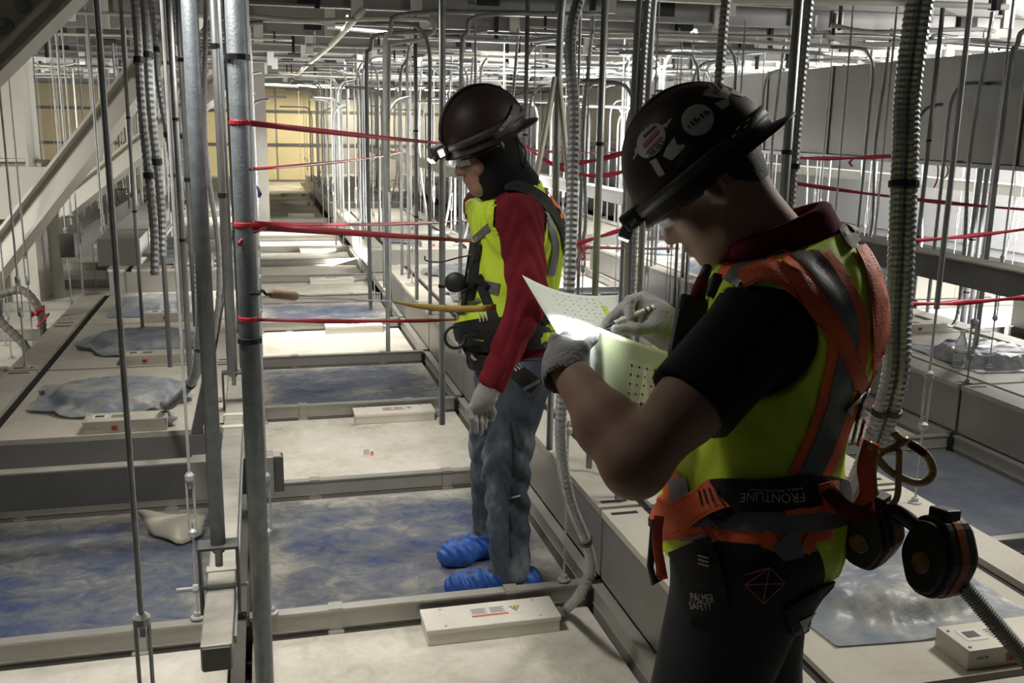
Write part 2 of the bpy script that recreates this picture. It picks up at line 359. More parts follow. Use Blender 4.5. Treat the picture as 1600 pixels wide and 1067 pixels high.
# ------------------------------------------------------------------ white ballast boxes on the aisle panels
def make_box():
    t = empty('ballast_box')
    MB().box(0, .43, 0, .135, 0, .048).build('body', M['boxw'], t, bev=.003)
    l = MB().box(-.004, .434, -.004, .139, .040, .056).build('lid', M['boxw'], t, bev=.003)
    s = MB()
    for x in (.06, .37):
        for y in (.015, .12): s.lathe([(.005, 0), (.005, .003), (.002, .005)], 8, Matrix.Translation((x, y, .0545)))
    s.build('screw', M['rod'], l)
    s = MB(); s.mi = 0; s.box(.15, .325, .045, .105, .056, .0568)
    s.mi = 1
    for q in range(2):
        for i in range(5): s.box(.156+q*.06, .156+q*.06+.05-(i % 2)*.008, .066+i*.0075, .069+i*.0075, .0568, .0571)
    s.mi = 2; s.box(.152, .272, .047, .058, .0568, .0571)
    s.mi = 1; s.prism([(.282, .095), (.318, .095), (.30, .058)], .0568, .0571)
    s.mi = 3; s.prism([(.286, .093), (.314, .093), (.30, .062)], .0571, .0574)
    s.mi = 1; s.prism([(.299, .088), (.304, .088), (.300, .079), (.304, .079), (.297, .067), (.299, .076), (.295, .076)], .0574, .0576)
    s.build('warning_label', [M['lab'], M['ink'], M['redink'], M['yink']], l)
    f = MB(); f.cyl((.43, .07, .028), (.465, .07, .028), .016, 12); f.cyl((.442, .07, .028), (.452, .07, .028), .021, 6); f.build('conduit_fitting', M['galv'], t)
    return t
bx = make_box(); n = 0
for k in range(-1, 16, 2):
    loc = (.455, YK(k+1)-.175, .0005)
    o = bx if n == 0 else dup(bx, loc); o.location = loc
    tag(o, 'white electrical box with a warning label, %s from the camera along the centre aisle' % ORD[n], 'electrical box', 'white electrical boxes on the aisle panels'); n += 1
# ------------------------------------------------------------------ ceiling
ceil = MB().box(-7, 12, -1, 28, 2.62, 2.68).build('ceiling', M['ceil']); tag(ceil, kind='structure'); _cl = Vector(ceil.location)
def cpiece(name, me, loc, rz=0):
    o = bpy.data.objects.new(name, me); COL.objects.link(o); o.parent = ceil; o.location = Vector(loc)-_cl; o.rotation_euler.z = rz; return o
jo = MB(); jo.box(-9.5, 9.5, -.012, .012, 2.34, 2.62); jo.box(-9.5, 9.5, -.035, .035, 2.325, 2.34)
j_m2 = mesh_only(jo, 'joist', M['joist'])
for k in range(2, 22): cpiece('joist', j_m2, (2.5, 1.1+1.17*k, 0))
br = MB(); br.box(-.04, .04, -.045, -.013, 2.26, 2.6); bm1 = mesh_only(br, 'bracket', M['brack'])
br = MB(); br.box(-.075, .075, -.06, -.013, 2.36, 2.54); bm2 = mesh_only(br, 'bracket', M['black'])
br = MB(); br.box(-.014, .014, -.05, -.012, 2.22, 2.6); bm3 = mesh_only(br, 'bracket', M['black'])
nb = 0
for k in range(3, 16):
    y = 1.1+1.17*k
    for i in range(23):
        x = -3.5+.52*i+random.uniform(-.25, .25)
        if nb < 290: cpiece('bracket', random.choice([bm1, bm1, bm2, bm3]), (x, y, random.uniform(-.03, .03))); nb += 1
# sheet panels of the deck between the joists
# ------------------------------------------------------------------ walls
wb = MB().box(-7, 12, 27, 27.1, -.1, 2.62).build('wall_back', M['chan']); tag(wb, kind='structure')
for i in range(14):
    x = -6.5+1.17*i; b = MB().box(x, x+1.12, 26.96, 27.0, .02, 2.6); b.build('panel', M['wally'] if (i % 4 != 3 and x < 1.4) else M['chan'], wb)
for z in (.9, 1.75): MB().box(-6.6, 10, 26.9, 26.95, z, z+.07).build('rail', M['dark'], wb)
wr = MB().box(9.6, 9.7, -1, 27, -.1, 2.62).build('wall_right', M['wallw']); tag(wr, kind='structure')
for i in range(11):
    for j in range(2):
        y = 3+2.2*i; MB().box(9.56, 9.6, y, y+2.17, .05+j*1.22, 1.25+j*1.18).build('panel', M['wallw'], wr)
wl = MB().box(-7.1, -7, -1, 27, -.1, 2.62).build('wall_left', M['steel']); tag(wl, kind='structure')
for i in range(11): y = 2+2.2*i; MB().box(-7, -6.96, y, y+2.15, .05, 2.6).build('panel', M['steel'], wl)
# ------------------------------------------------------------------ long duct on the right
du = empty('air_duct', (5.4, 14, 1.36)); tag(du, 'long grey rectangular sheet metal duct hanging behind the two workers', 'duct')
for i in range(20):
    y = 2.2+1.17*i; b = MB().box(5.0, 5.8, y+.004, y+P-.004, 1.37, 2.13)
    b.build('duct_section', M['duct'], du)
    MB().box(4.988, 5.812, y-.012, y+.012, 1.362, 2.140).build('seam_rib', M['duct'], du)
b = MB(); b.box(4.97, 5.83, 2.2, 25.6, 1.335, 1.365); b.build('support_angle', M['galv'], du)
# ------------------------------------------------------------------ structural steel on the left
c = empty('steel_column', (-2.1, 9.2, 0)); tag(c, 'wide cream painted steel column at the left edge behind the braces', 'column')
b = MB(); b.box(-2.55, -1.86, 9.15, 9.18, 0, 2.62); b.box(-2.2, -2.17, 9.0, 9.5, 0, 2.62); b.build('web', M['steel'], c)
b = MB(); b.box(-1.86, -1.84, 8.95, 9.45, 0, 2.62); b.build('flange', M['steel'], c)
b = MB(); b.box(-1.80, -1.70, 9.25, 9.28, 0, 1.2); b.box(-1.83, -1.70, 9.2, 9.4, 1.2, 1.22); b.build('stub_flange', M['steel'], c)
for y_ in (250, 300, 372):
    z = Yp(40, y_, 9.05)[2]; MB().box(-2.5, -1.87, 8.98, 9.15, z-.012, z+.012).build('stiffener_plate', M['steel'], c)
MB().box(-2.0, -1.55, 8.8, 9.6, .0, .03).build('base_plate', M['steel'], c)
b = MB(); b.box(-2.6, -1.7, 8.93, 8.96, .75, 1.18); b.build('gusset_plate', M['steel'], c)
def brace(name, a, d, w, t, label):
    o = empty(name, tuple(a)); tag(o, label, 'brace')
    dirv = (d-a)/np.linalg.norm(d-a); toward = -FW; up = np.cross(dirv, toward); up /= np.linalg.norm(up); up = up if up[2] > 0 else -up
    MB().bar(a, d, .02, w, up).build('web', M['steel'], o)
    for s_ in (-1, 1):
        off = up*s_*w/2; MB().bar(a+off, d+off, t, .02, up).build('flange', M['steel'], o)
    return o, up
br1, _ = brace('steel_brace', Dp(360, -60, 6.6), Dp(-60, 478, 6.6), .17, .13, 'big cream diagonal steel brace crossing the left column, front one')
m = MB()
for x_, y_ in ((196, 118), (213, 108)): m.lathe([(.016, 0), (.016, .012), (.008, .02)], 6, Matrix.Translation(Dp(x_, y_, 6.55)) @ Matrix.Rotation(PI/2, 4, 'X')); 
m.build('bolt', M['galv'], br1)
brace('steel_brace', Dp(380, 103, 8.0), Dp(95, 330, 8.0), .15, .12, 'smaller cream diagonal brace parallel behind the big front one')
br3, up3 = brace('steel_brace', Dp(190, -85, 4.6), Dp(-70, 172, 4.6), .075, .10, 'diagonal steel brace with two large bolts, in the top left corner')
pl = MB(); pts = [Dp(x_, y_, 4.68) for x_, y_ in ((-40, -60), (170, -60), (100, 12), (-40, 140))]
pl.add(pts+[p+FW*.02 for p in pts], [(0, 1, 2, 3), (7, 6, 5, 4), (0, 4, 5, 1), (1, 5, 6, 2), (2, 6, 7, 3), (3, 7, 4, 0)]); gp = pl.build('gusset_plate', M['steel'], br3)
for x_, y_ in ((38, 9), (10, 42)):
    Mx = Matrix.Translation(Dp(x_, y_, 4.67)) @ Vector(-FW).to_track_quat('Z', 'Y').to_matrix().to_4x4()
    m = MB(); m.lathe([(.042, 0), (.042, .006), (.034, .007), (.034, .035), (.022, .036), (.022, .06), (.018, .064)], 12, Mx); m.build('bolt', M['galv'], gp)
# ------------------------------------------------------------------ rails
def rail(name, x0, x1, y0, y1, z0, z1, mat, label):
    o = empty(name, ((x0+x1)/2, (y0+y1)/2, z0)); tag(o, label, 'rail')
    MB().box(x0, x1, y0, y1, z0, z1).build('body', mat, o, bev=.004); return o
def clevis(o, x, y, zt, zb, w=.05, ext=0):
    c = empty('clevis', (0, 0, 0)); bpy.data.objects.remove(c)
    b = MB(); b.box(x-w, x+w, y-.03, y+.03, zt, zt+.009); b.box(x-w, x-w+.008, y-.03, y+.03, zb-.03, zt); b.box(x+w-.008, x+w, y-.03, y+.03, zb-.03, zt)
    k = b.build('clevis_hanger', M['dark'], o, bev=.002)
    MB().cyl((x-w-.03-ext, y, zb+.035), (x+w+.02, y, zb+.035), .006, 8).build('cross_bolt', M['rod'], k)
    n_ = MB(); n_.lathe([(.016, 0), (.016, .014)], 6, Matrix.Translation((x, y, zt-.016))); n_.build('nut', M['rod'], k)
    n_ = MB(); n_.lathe([(.016, 0), (.016, .016)], 6, Matrix.Translation((x, y, zt+.008))); n_.build('nut', M['rod'], k)
    n_ = MB(); n_.cyl((x, y, zt-.055), (x, y, zt-.01), .010, 10); n_.build('rod_end', M['rod'], k)
    n_ = MB(); n_.cyl((x-w-.018, y, zb+.035), (x-w-.004, y, zb+.035), .012, 6); n_.build('nut', M['rod'], k)
yr = rail('strut_rail', -.178, -.104, 2.22, 7.2, .308, .375, M['rail'], 'dusty beige strut rail running away from the front beside the posts')
yl = Zp(345, 905, .40)[1]
clevis(yr, -.141, yl, .495, .345, .052, .03); clevis(yr, -.141, 4.36, .50, .345, .05)
for y_ in (2.62, 3.95, 4.12): MB().box(-.182, -.10, y_, y_+.035, .304, .379).build('clamp_band', M['boxw'] if y_ > 3 else M['rail'], yr)
MB().box(-.173, -.109, 2.212, 2.222, .312, .37).build('end_plug', M['dark'], yr)
MB().bar((-.10, 2.3, .34), (-.10, 7, .34), .006, .02).build('side_lip', M['galv'], yr)
xend = Yp(443, 730, 3.8)[0]
cr = rail('strut_rail', -2.3, xend, 3.77, 3.83, .155, .300, M['dark'], 'dark grey cross rail in front of the nearest left filter unit')
for xa, xb in ((299, 327), (409, 428)):
    MB().box(Yp(xa, 740, 3.78)[0], Yp(xb, 740, 3.78)[0], 3.755, 3.845, .148, .307).build('end_collar', M['chan'], cr, bev=.003)
MB().box(-2.3, xend-.01, 3.772, 3.828, .298, .303).build('dust_layer', M['rail'], cr)
x0, x1 = Dp(152, 372, 6)[0], Dp(217, 372, 6)[0]; yf = Dp(180, 395, 6)[1]
bb = rail('box_beam', x0, x1, yf, yf+3.6, .70, .868, M['ffus'], 'square grey box beam hanging above the left filter units')
MB().box(x0-.004, x1+.004, yf+.5, yf+.53, .695, .874).build('clamp_band', M['galv'], bb)
b = MB(); b.box(x1, x1+.05, yf+.1, yf+3.4, .74, .76); b.build('side_lip', M['galv'], bb)
for i, (x_, y_) in enumerate(((x0-.03, yf+.5), (x1+.03, yf+.5), (x1+.03, yf+1.9), (x0-.03, yf+2.4))):
    MB().cyl((x_, y_, .66), (x_, y_, 2.3), .009, 8).build('hanger_rod', M['rod'], bb)
    n_ = MB(); n_.lathe([(.018, 0), (.018, .03)], 8, Matrix.Translation((x_, y_, .86))); n_.build('nut', M['rod'], bb)
x2, yd = Dp(93, 380, 7)[0], Dp(100, 385, 7)[1]
zt_ = Dp(100, 366, 7)[2]
dr = rail('strut_rail', x2, x2+.1, yd, yd+4.2, zt_-.165, zt_, M['dark'], 'dark hanging rail left of the square box beam')
for q in (.25, 1.6, 3.2):
    clevis(dr, x2+.05, yd+q, zt_+.1, zt_-.06, .06); MB().cyl((x2+.05, yd+q, zt_+.1), (x2+.05, yd+q, 2.3), .010, 8).build('hanger_rod', M['rod'], dr)
br = rail('strut_rail', 3.24, 3.36, 2.4, 15.5, .868, .99, M['dark'], 'long dark rail at chest height passing behind the near worker')
MB().box(3.235, 3.365, 2.4, 15.5, .988, .996).build('dust_layer', M['rail'], br)
br = rail('strut_rail', 6.86, 6.98, 5.0, 20, 1.0, 1.1, M['chan'], 'pale rail on the bright right side below the duct')
MB().box(6.855, 6.985, 5.0, 20, 1.098, 1.106).build('dust_layer', M['boxw'], br)
br = rail('strut_rail', 1.9, 2.0, 9.5, 20, 1.05, 1.15, M['chan'], 'distant grey rail beyond the far worker, beside the conduits')
# ------------------------------------------------------------------ vertical rods, posts and conduits
def tb_parts(t, x, y, z, s=1.0, h=.17):
    b = MB()
    for q in (-1, 1): b.cyl((x+q*.010*s, y, z), (x+q*.010*s, y, z+h), .0035*s, 6)
    b.lathe([(.006*s, 0), (.014*s, .008), (.014*s, .022), (.008*s, .03)], 10, Matrix.Translation((x, y, z+h-.01)))
    b.lathe([(.008*s, 0), (.014*s, .008), (.014*s, .022), (.006*s, .03)], 10, Matrix.Translation((x, y, z-.02)))
    return b.build('turnbuckle', M['rod'], t)
def foot(x, y): return .337 if (math.floor((x+.11)/P), math.floor((y-2.92)/P)) in BUILT else .001
def stand(px_, py_):                                                 # where a rod seen at this pixel meets unit or panel
    p = Zp(px_, py_, .337)
    if foot(p[0], p[1]) < .1: p = Zp(px_, py_, .001)
    return p
def hrod(x, y, z0, r, label=None, tz=None, group='thin hanger rods', s=1.0, sleeve=None):
    t = empty('hanger_rod', (x, y, z0)); tag(t, label, 'rod', group)
    m = MB(); m.cyl((x, y, z0), (x, y, (tz if tz else z0)+.03), r*.8, 7)
    m.build('lower_rod', M['rod'], t) if tz else None
    MB().cyl((x, y, tz+.14 if tz else z0), (x, y, 2.322), r, 8).build('upper_rod', M['rod'], t)
    if tz: tb_parts(t, x, y, tz, s)
    if sleeve: MB().cyl((x, y, sleeve), (x, y, 2.3), r*2.1, 10).build('sleeve', M['galv'], t)
    m = MB(); m.lathe([(.022, 0), (.022, .006), (.012, .008), (.012, .02)], 8, Matrix.Translation((x, y, z0))); m.build('foot_nut', M['rod'], t)
    return t
p = Dp(222, 976, 1.95); hrod(p[0], p[1], .30, .006, 'hanger rod with turnbuckle, nearest at the lower left', p[2]-.165, s=1.25)
p = Zp(424, 958, .083); hrod(p[0], p[1], p[2], .0045, 'hanger rod with turnbuckle standing just right of the guard post', .46-.1)
p = Zp(300, 972, .083); hrod(-.236, 2.93, .083, .0045, 'hanger rod with turnbuckle left of the clevis hanger', .37)
p = Zp(1437, 785, .336); hrod(p[0]-.02, p[1], .336, .0045, 'hanger rod with turnbuckle right of the orange harness', .62, sleeve=1.02, s=1.1)
p = Zp(1511, 598, .336); hrod(p[0], p[1], .336, .006, 'hanger rod with long turnbuckle right of the water bottle', .48, s=1.4)
p = Zp(880, 898, .083); hrod(p[0]-.01, 2.93, .083, .0045, 'hanger rod with turnbuckle beside the flexible conduit at the aisle edge', .62)
for i, (x_, y_, z_, r_) in enumerate(((1545, 575, .33, .004), (1350, 545, .33, .006), (1283, 430, .33, .005), (1268, 430, .33, .004), (1190, 380, .33, .004), (1060, 500, .33, .004), (1038, 510, .33, .004), (960, 470, .33, .004), (985, 475, .33, .005), (925, 420, .33, .004))):
    p = stand(x_, y_); z_ = foot(p[0], p[1]); hrod(p[0], p[1], z_, r_, 'thin hanger rod, %s from the right among those behind the near worker' % ORD[i], .62 if i % 2 == 0 else None)
for i, (x_, y_, z_) in enumerate(((18, 560, 0.05), (8, 540, 0.05), (85, 470, .33), (112, 470, .33), (150, 450, .33), (168, 440, .33), (130, 462, .33))):
    p = stand(x_, y_); z_ = foot(p[0], p[1]); hrod(p[0], p[1], z_, .006, 'thin hanger rod at the far left, %s of the group' % ORD[i], z_+.28 if i < 4 else None)
# forest of rods at the grid corners further off
LINE = ['far left line at the wall', 'second line from the left wall', 'line left of the braces', 'left edge of the left units', 'left edge of the aisle', 'right edge of the aisle', 'right edge of the aisle units', 'left edge of the bright middle units', 'right edge of the bright middle units', 'line behind the duct', 'line by the white wall', 'last line by the white wall']
def line_of(x): return min(range(len(XE)), key=lambda i: abs(XE[i]-x))
far = {}; n = 0
for i, X in enumerate(XE):
    q = 0
    for k in range(2, 19):
        Y = YK(k)+random.choice((-1, 1))*random.uniform(.05, .09); x_ = X+random.choice((-.09, .09))
        if 4.9 < x_ < 5.9: x_ += .35
        if not (-.24 < x_/Y < .92): continue
        z = foot(x_, Y); lab = 'thin hanger rod, %s along the %s' % (ordw(q), LINE[i]); q += 1
        if z not in far: far[z] = o = hrod(0, 0, z, .0055, lab, .62, 'distant hanger rods'); o.location = (x_, Y, z); continue
        dup(far[z], (x_, Y, z), label=lab)
# steel tubes: smooth conduit
def emt(name, pts, r, label, group=None, mat='galv', n=10, ties=()):
    t = empty(name, tuple(pts[0])); tag(t, label, 'conduit', group)
    MB().tube(pts, r, n).build('pipe', M[mat], t, smooth=True)
    for q in ties:
        a = np.array(pts[0], float); b = np.array(pts[1], float); p_ = a+(b-a)*q
        MB().cyl(p_-np.array([0, 0, .006]), p_+np.array([0, 0, .006]), r*1.25, 10).build('cable_tie', M['zip'], t)
    return t
def flexpts(ctrl, step=.0075):
    P_ = spline(ctrl, 14); d = [0]
    for i in range(1, len(P_)): d.append(d[-1]+np.linalg.norm(P_[i]-P_[i-1]))
    m = max(4, int(d[-1]/step)); s_ = np.linspace(0, d[-1], m); A = np.array(P_)
    return np.stack([np.interp(s_, d, A[:, i]) for i in range(3)], 1)
def flex(ctrl, r, label, group=None, step=.0075, n=10, ties=(), mat='galv'):
    pts = flexpts(ctrl, step); rs = [r*(1.0 if i % 2 else .86) for i in range(len(pts))]
    t = empty('flexible_conduit', tuple(pts[0])); tag(t, label, 'conduit', group)
    MB().tube(list(pts), rs, n).build('corrugated_tube', M[mat], t)
    for q in ties:
        j = int(q*(len(pts)-3)); MB().tube([pts[j], pts[j+1], pts[j+2]], r*1.2, 10).build('cable_tie', M['zip'], t)
    return t
def vpost(x, y, D, r, label, z0=0.33, z1=2.322, mat='galv', cat='conduit', ties=(.4,), name='conduit', at=None):
    p = Dp(x, y, D)
    return emt(name, [(p[0], p[1], z0), (p[0], p[1], z1)], r, label, None, mat, 12, ties)
gp_ = Dp(389, 500, 2.25)
o = emt('guard_post', [(gp_[0], gp_[1], 0), (gp_[0], gp_[1], 2.62)], .0228, 'thick blue grey round post with red tapes tied to it', None, 'pole', 18, (.66, .42)); o['category'] = 'post'
o = emt('guard_post', [(-.141, yl, .503), (-.141, yl, 2.62)], .0195, 'blue grey post rising from the nearest clevis hanger', None, 'pole', 18); o['category'] = 'post'
o = emt('guard_post', [(-.141, 4.36, .508), (-.141, 4.36, 2.62)], .019, 'slim grey post rising from the second clevis hanger', None, 'pole', 14); o['category'] = 'post'
left = [(366, 250, 4.6, .018), (374, 250, 4.8, .012), (345, 250, 2.6, .010), (300, 200, 2.9, .012), (287, 150, 3.2, .011), (262, 150, 3.4, .010), (275, 200, 4.2, .013), (246, 250, 4.6, .012), (205, 250, 5.5, .010)]
for i, (x_, y_, D, r_) in enumerate(left):
    vpost(x_, y_, D, r_, 'grey vertical conduit, %s from the right in the bundle left of the posts' % ORD[i], z0=.40 if D > 4 else .9, mat='pole' if i < 2 else 'galv', ties=(.35, .62))
p0 = Dp(312, 300, 2.55)
f1 = Zp(248, 662, .352)
flex([(p0[0], p0[1], 2.322), (p0[0], p0[1], 1.6), tuple(Dp(313, 420, 2.6)), tuple(Dp(313, 520, 2.8)), tuple(Dp(303, 590, 3.2)), tuple(Dp(268, 632, 3.7)), (f1[0]+.02, f1[1]+.05, .42), (-1.28+.90, YK(1)+.09, .353)], .016, 'flexible conduit curving down to the nearest control box of the left row', ties=(.3, .5, .65))
for i, (xa, xb, D, ye) in enumerate(((210, 240, 4.2, 430), (224, 252, 4.3, 400), (235, 268, 4.8, 330), (268, 282, 5.4, 320))):
    a, b2 = Dp(xa, 0, D), Dp(xb, ye-80, D+.1); e = Dp(xb+2, ye, D+.1)
    flex([(a[0]-.05, a[1], 2.322), tuple(a), tuple(Dp((xa+xb)/2-3, ye*.4, D)), tuple(b2), tuple(e)], .020 if i < 2 else .017, 'corrugated conduit, %s of the sagging bundle above the box beam' % ORD[i], step=.013, ties=(.35, .7))
flex([tuple(Dp(-30, 470, 6.2)), tuple(Dp(5, 458, 6.2)), tuple(Dp(38, 455, 6.2)), tuple(Dp(62, 485, 6.2)), tuple(Dp(66, 520, 6.3)), (Dp(66, 560, 6.4))], .028, 'fat grey hose loop at the left edge tied with red tape', step=.02, mat='hose')
flex([tuple(Dp(-5, 470, 6.0)), tuple(Dp(0, 500, 6.0)), tuple(Dp(25, 525, 6.0)), tuple(Dp(42, 548, 6.0)), tuple(Dp(35, 580, 6.1))], .028, 'second fat grey hose hanging at the left edge', step=.02, mat='hose')
# right hand conduits near the workers
flex([(1.15, 2.75, 2.322), tuple(Dp(905, 0, 2.55)), tuple(Dp(897, 200, 2.52)), tuple(Dp(890, 430, 2.5)), tuple(Dp(878, 620, 2.52)), tuple(Dp(877, 700, 2.55)), tuple(Dp(890, 780, 2.6)), tuple(Dp(917, 850, 2.72)), tuple(Dp(922, 890, 2.82)), tuple(Dp(905, 930, 2.9)), (.93, YK(0)-.10, .035), (.921, YK(0)-.105, .029)], .0165, 'thick corrugated conduit dropping to the nearest white electrical box', ties=(.75,))
for i, (x_, D, r_, co) in enumerate(((1404, 2.45, .019, 1), (1424, 2.45, .019, 1), (1229, 2.7, .013, 0), (1243, 2.72, .014, 1), (1117, 2.7, .014, 1), (988, 3.1, .012, 0), (999, 3.1, .012, 1), (1009, 3.15, .011, 0), (937, 3.4, .012, 0), (870, 3.6, .013, 0), (1534, 7.2, .022, 0), (1545, 7.25, .018, 0), (691, 3.9, .013, 0), (603, 5.2, .012, 0), (820, 5.6, .012, 0), (575, 6.4, .014, 0), (650, 6.8, .014, 0), (720, 5.2, .011, 0), (1448, 6.0, .014, 0), (1560, 5.4, .014, 0))):
    p = Dp(x_, 250, D); lab = '%s vertical conduit, %s in the list from the near worker outward' % ('corrugated' if co else 'smooth', ORD[i])
    lab = '%s vertical conduit %s' % ('corrugated' if co else 'smooth', ('left of the near pair at the harness|right of the near pair at the harness|beside the helmet peak, left one|beside the helmet peak, right one|rising straight above the near helmet|left of three beside the near headlamp|middle of three beside the near headlamp|right of three beside the near headlamp|between the two workers heads|behind the neck of the far worker|in the pair under the duct at right, left|in the pair under the duct at right, right|just left of the far headlamp|left of the far worker over the aisle edge|behind the far helmet|far over the aisle, leftmost|far over the aisle, middle|far over the aisle, nearest the far helmet|over the bright units near the bottle|at the right edge over the bright units').split('|')[i])
    if i in (0, 1): e_ = Zp(1280+i*12, 880, .35); flex([(p[0]+.02, p[1], 2.322), tuple(Dp(x_+9, 100, D)), tuple(p), tuple(Dp(x_-10, 480, D)), tuple(Dp(x_-28, 640, D+.02)), tuple(e_)], r_, lab, ties=(.42, .7))
    elif co: flex([(p[0]+.02, p[1], 2.322), (p[0], p[1], 1.8), (p[0]-.005, p[1], 1.2), (p[0], p[1]+.01, .35)], r_, lab, ties=(.42, .7))
    else:
        top = [(p[0], p[1], z) for z in (.35, .9, 1.9)] + [(p[0]+.03, p[1], 2.05), (p[0]+.12, p[1], 2.14), (p[0]+.8, p[1]+.05, 2.18)] if i % 2 else [(p[0], p[1], .35), (p[0], p[1], 2.322)]
        if i in (10, 11): top = [(p[0], p[1], .002), (p[0], p[1], 1.335)]
        emt('conduit', spline(top, 5) if i % 2 and i != 11 else top, r_, lab, None, 'galv', 10, (.3, .6) if not i % 2 else ())
# A shaped pair beside the flexible conduit
emt('conduit', [Dp(868, 120, 3.5), Dp(836, 285, 3.6), Dp(832, 330, 3.6)], .011, 'pale slanted conduit leg behind the far worker, left one', None, 'boxw')
emt('conduit', [Dp(873, 120, 3.5), Dp(890, 300, 3.6), Dp(892, 330, 3.6)], .011, 'pale slanted conduit leg behind the far worker, right one', None, 'boxw')
# conduits feeding every filter unit in the rows
for c in (-1, 1, 3, 5):
    for k in range(-2, 12):
        if not is_ffu(c, k) or (c == -1 and k == 1) or (c == -1 and k > 8) or (c == 1 and k < 3) or (c == 5 and k < 2): continue
        x, y = -.11+P*c, YK(k); q = random.uniform(-.1, .15); near = y < 8
        flex([(x+.885, y+.09, .352), (x+.97, y+.1, .36), (x+1.02+q*.3, y+.14, .5), (x+1.04+q, y+.2, .9), (x+1.0+q, y+.2, 1.5), (x+1.05+q, y+.2, 2.322)], .014, 'flexible conduit of the %s filter unit in the %s' % (ordw([kk for kk in range(-2, 16) if is_ffu(c, kk) and (c != 5 or kk > 0)].index(k)), {-1: 'row left of the aisle', 1: 'row right of the aisle', 3: 'row beyond the blue trough', 5: 'row below the right wall'}[c]), 'conduits of the distant filter units', step=.02 if near else .06, n=8 if near else 6)
pr = []
for v in range(4):
    h = [1.72, 1.80, 1.86, 1.76][v]; sgn = (1, -1)[v % 2]
    pts = spline([(0, 0, 0), (0, 0, h-.5), (0, 0, h-.12), (sgn*.05, 0, h+.03-.02), (sgn*.13, 0, h+.05), (sgn*(.2+.12*v), .1*v, h+.06)], 4)
    o = emt('conduit', pts, .013, 'bent conduit in the distant forest of conduits', 'distant bent conduits', 'galv', 7); pr.append(o)
bent = []
for i in range(175):
    Y = random.uniform(5.5, 21); c = random.choice((-1.3, -.15, 1.08, 1.08, 2.2, 2.25, 3.45, 3.4, 4.6, 4.5, 6.1, 6.2)); x = c+random.gauss(0, .07)
    if not (-.20 < x/Y < .9): continue
    if (abs(x) < .08 and Y < 8) or (x < -1.1 and Y < 10.5): continue
    n = len(bent); o = pr[n] if n < 4 else dup(pr[random.randrange(4)]); o.location = (x, Y, foot(x, Y)); bent.append((line_of(x), Y, o))
seen = {}
for l_, Y, o in sorted(bent, key=lambda t: t[:2]): q = seen.get(l_, 0); seen[l_] = q+1; o['label'] = 'bent vertical conduit, %s along the %s' % (ordw(q), LINE[l_])
# horizontal runs under the ceiling
runs = []
for i in range(110):
    Y = random.uniform(4.6, 20); z = random.uniform(2.185, 2.25); along = i % 3
    if i < 84: x = random.uniform(1.6, 8.0)
    else: x = random.uniform(-4, 1.5)
    if along: L_ = random.uniform(1.2, 3.2); ctrl = [(x-L_/2, Y, z), (x-L_/4, Y+random.uniform(-.1, .1), z+random.uniform(-.04, .03)), (x+L_/4, Y+random.uniform(-.1, .1), z+random.uniform(-.04, .03)), (x+L_/2, Y+.1, z+.02)]
    else: L_ = random.uniform(1.5, 5); ctrl = [(x, Y, z), (x+random.uniform(-.1, .1), Y+L_/3, z+.02), (x+random.uniform(-.1, .1), Y+L_*2/3, z-.02), (x, Y+L_, z)]
    pt = spline(ctrl, 5); t = emt('conduit', pt, random.choice((.011, .014, .017)), None, 'ceiling conduit runs', 'galv' if i % 2 else 'boxw', 7)
    for q in (1, len(pt)-2): MB().box(pt[q][0]-.008, pt[q][0]+.008, pt[q][1]-.008, pt[q][1]+.008, pt[q][2]-.02, 2.33).build('strap_hanger', M['brack'] if i % 2 else M['black'], t)
    runs.append((('crosswise' if along else 'lengthwise'), 'left of the aisle' if x < 0 else 'over the aisle' if x < 2 else 'over the blue trough' if x < 3.6 else 'over the bright units' if x < 5 else 'above the duct' if x < 6 else 'beyond the duct', Y, t))
seen = {}
for d_, w_, Y, o in sorted(runs, key=lambda t: t[:3]): q = seen.get((d_, w_), 0); seen[(d_, w_)] = q+1; tag(o, '%s ceiling conduit %s, %s from the front' % (d_, w_, ordw(q)), 'conduit', 'ceiling conduit runs')
emt('conduit', spline([(.62, 6.0, 2.22), (.64, 9, 2.22), (.60, 13, 2.22), (.6, 18, 2.22)], 6), .022, 'long pale pipe running down the aisle under the ceiling', None, 'boxw', 10)
a = Dp(648, 40, 6.2); 
emt('conduit', spline([Dp(390, 24, 6), Dp(470, 32, 6), Dp(560, 30, 6), Dp(648, 30, 6.2), Dp(672, 32, 6.2), Dp(678, 48, 6.2), Dp(655, 62, 6.2), Dp(615, 68, 6.2), Dp(608, 85, 6.2), Dp(606, 250, 6.3), Dp(607, 300, 6.3)], 6), .014, 'looping pale conduit under the ceiling above the far worker', None, 'boxw', 10)
# distant white column at the end of the posts
wc = empty('steel_column', (.02, 14.8, 0)); tag(wc, 'slim white column far down the aisle behind the guard post', 'column')
MB().box(-.12, .14, 14.75, 14.95, 0, 2.62).build('shaft', M['ffus'], wc); MB().box(-.15, .17, 14.7, 15.0, 0, .05).build('base_plate', M['steel'], wc)
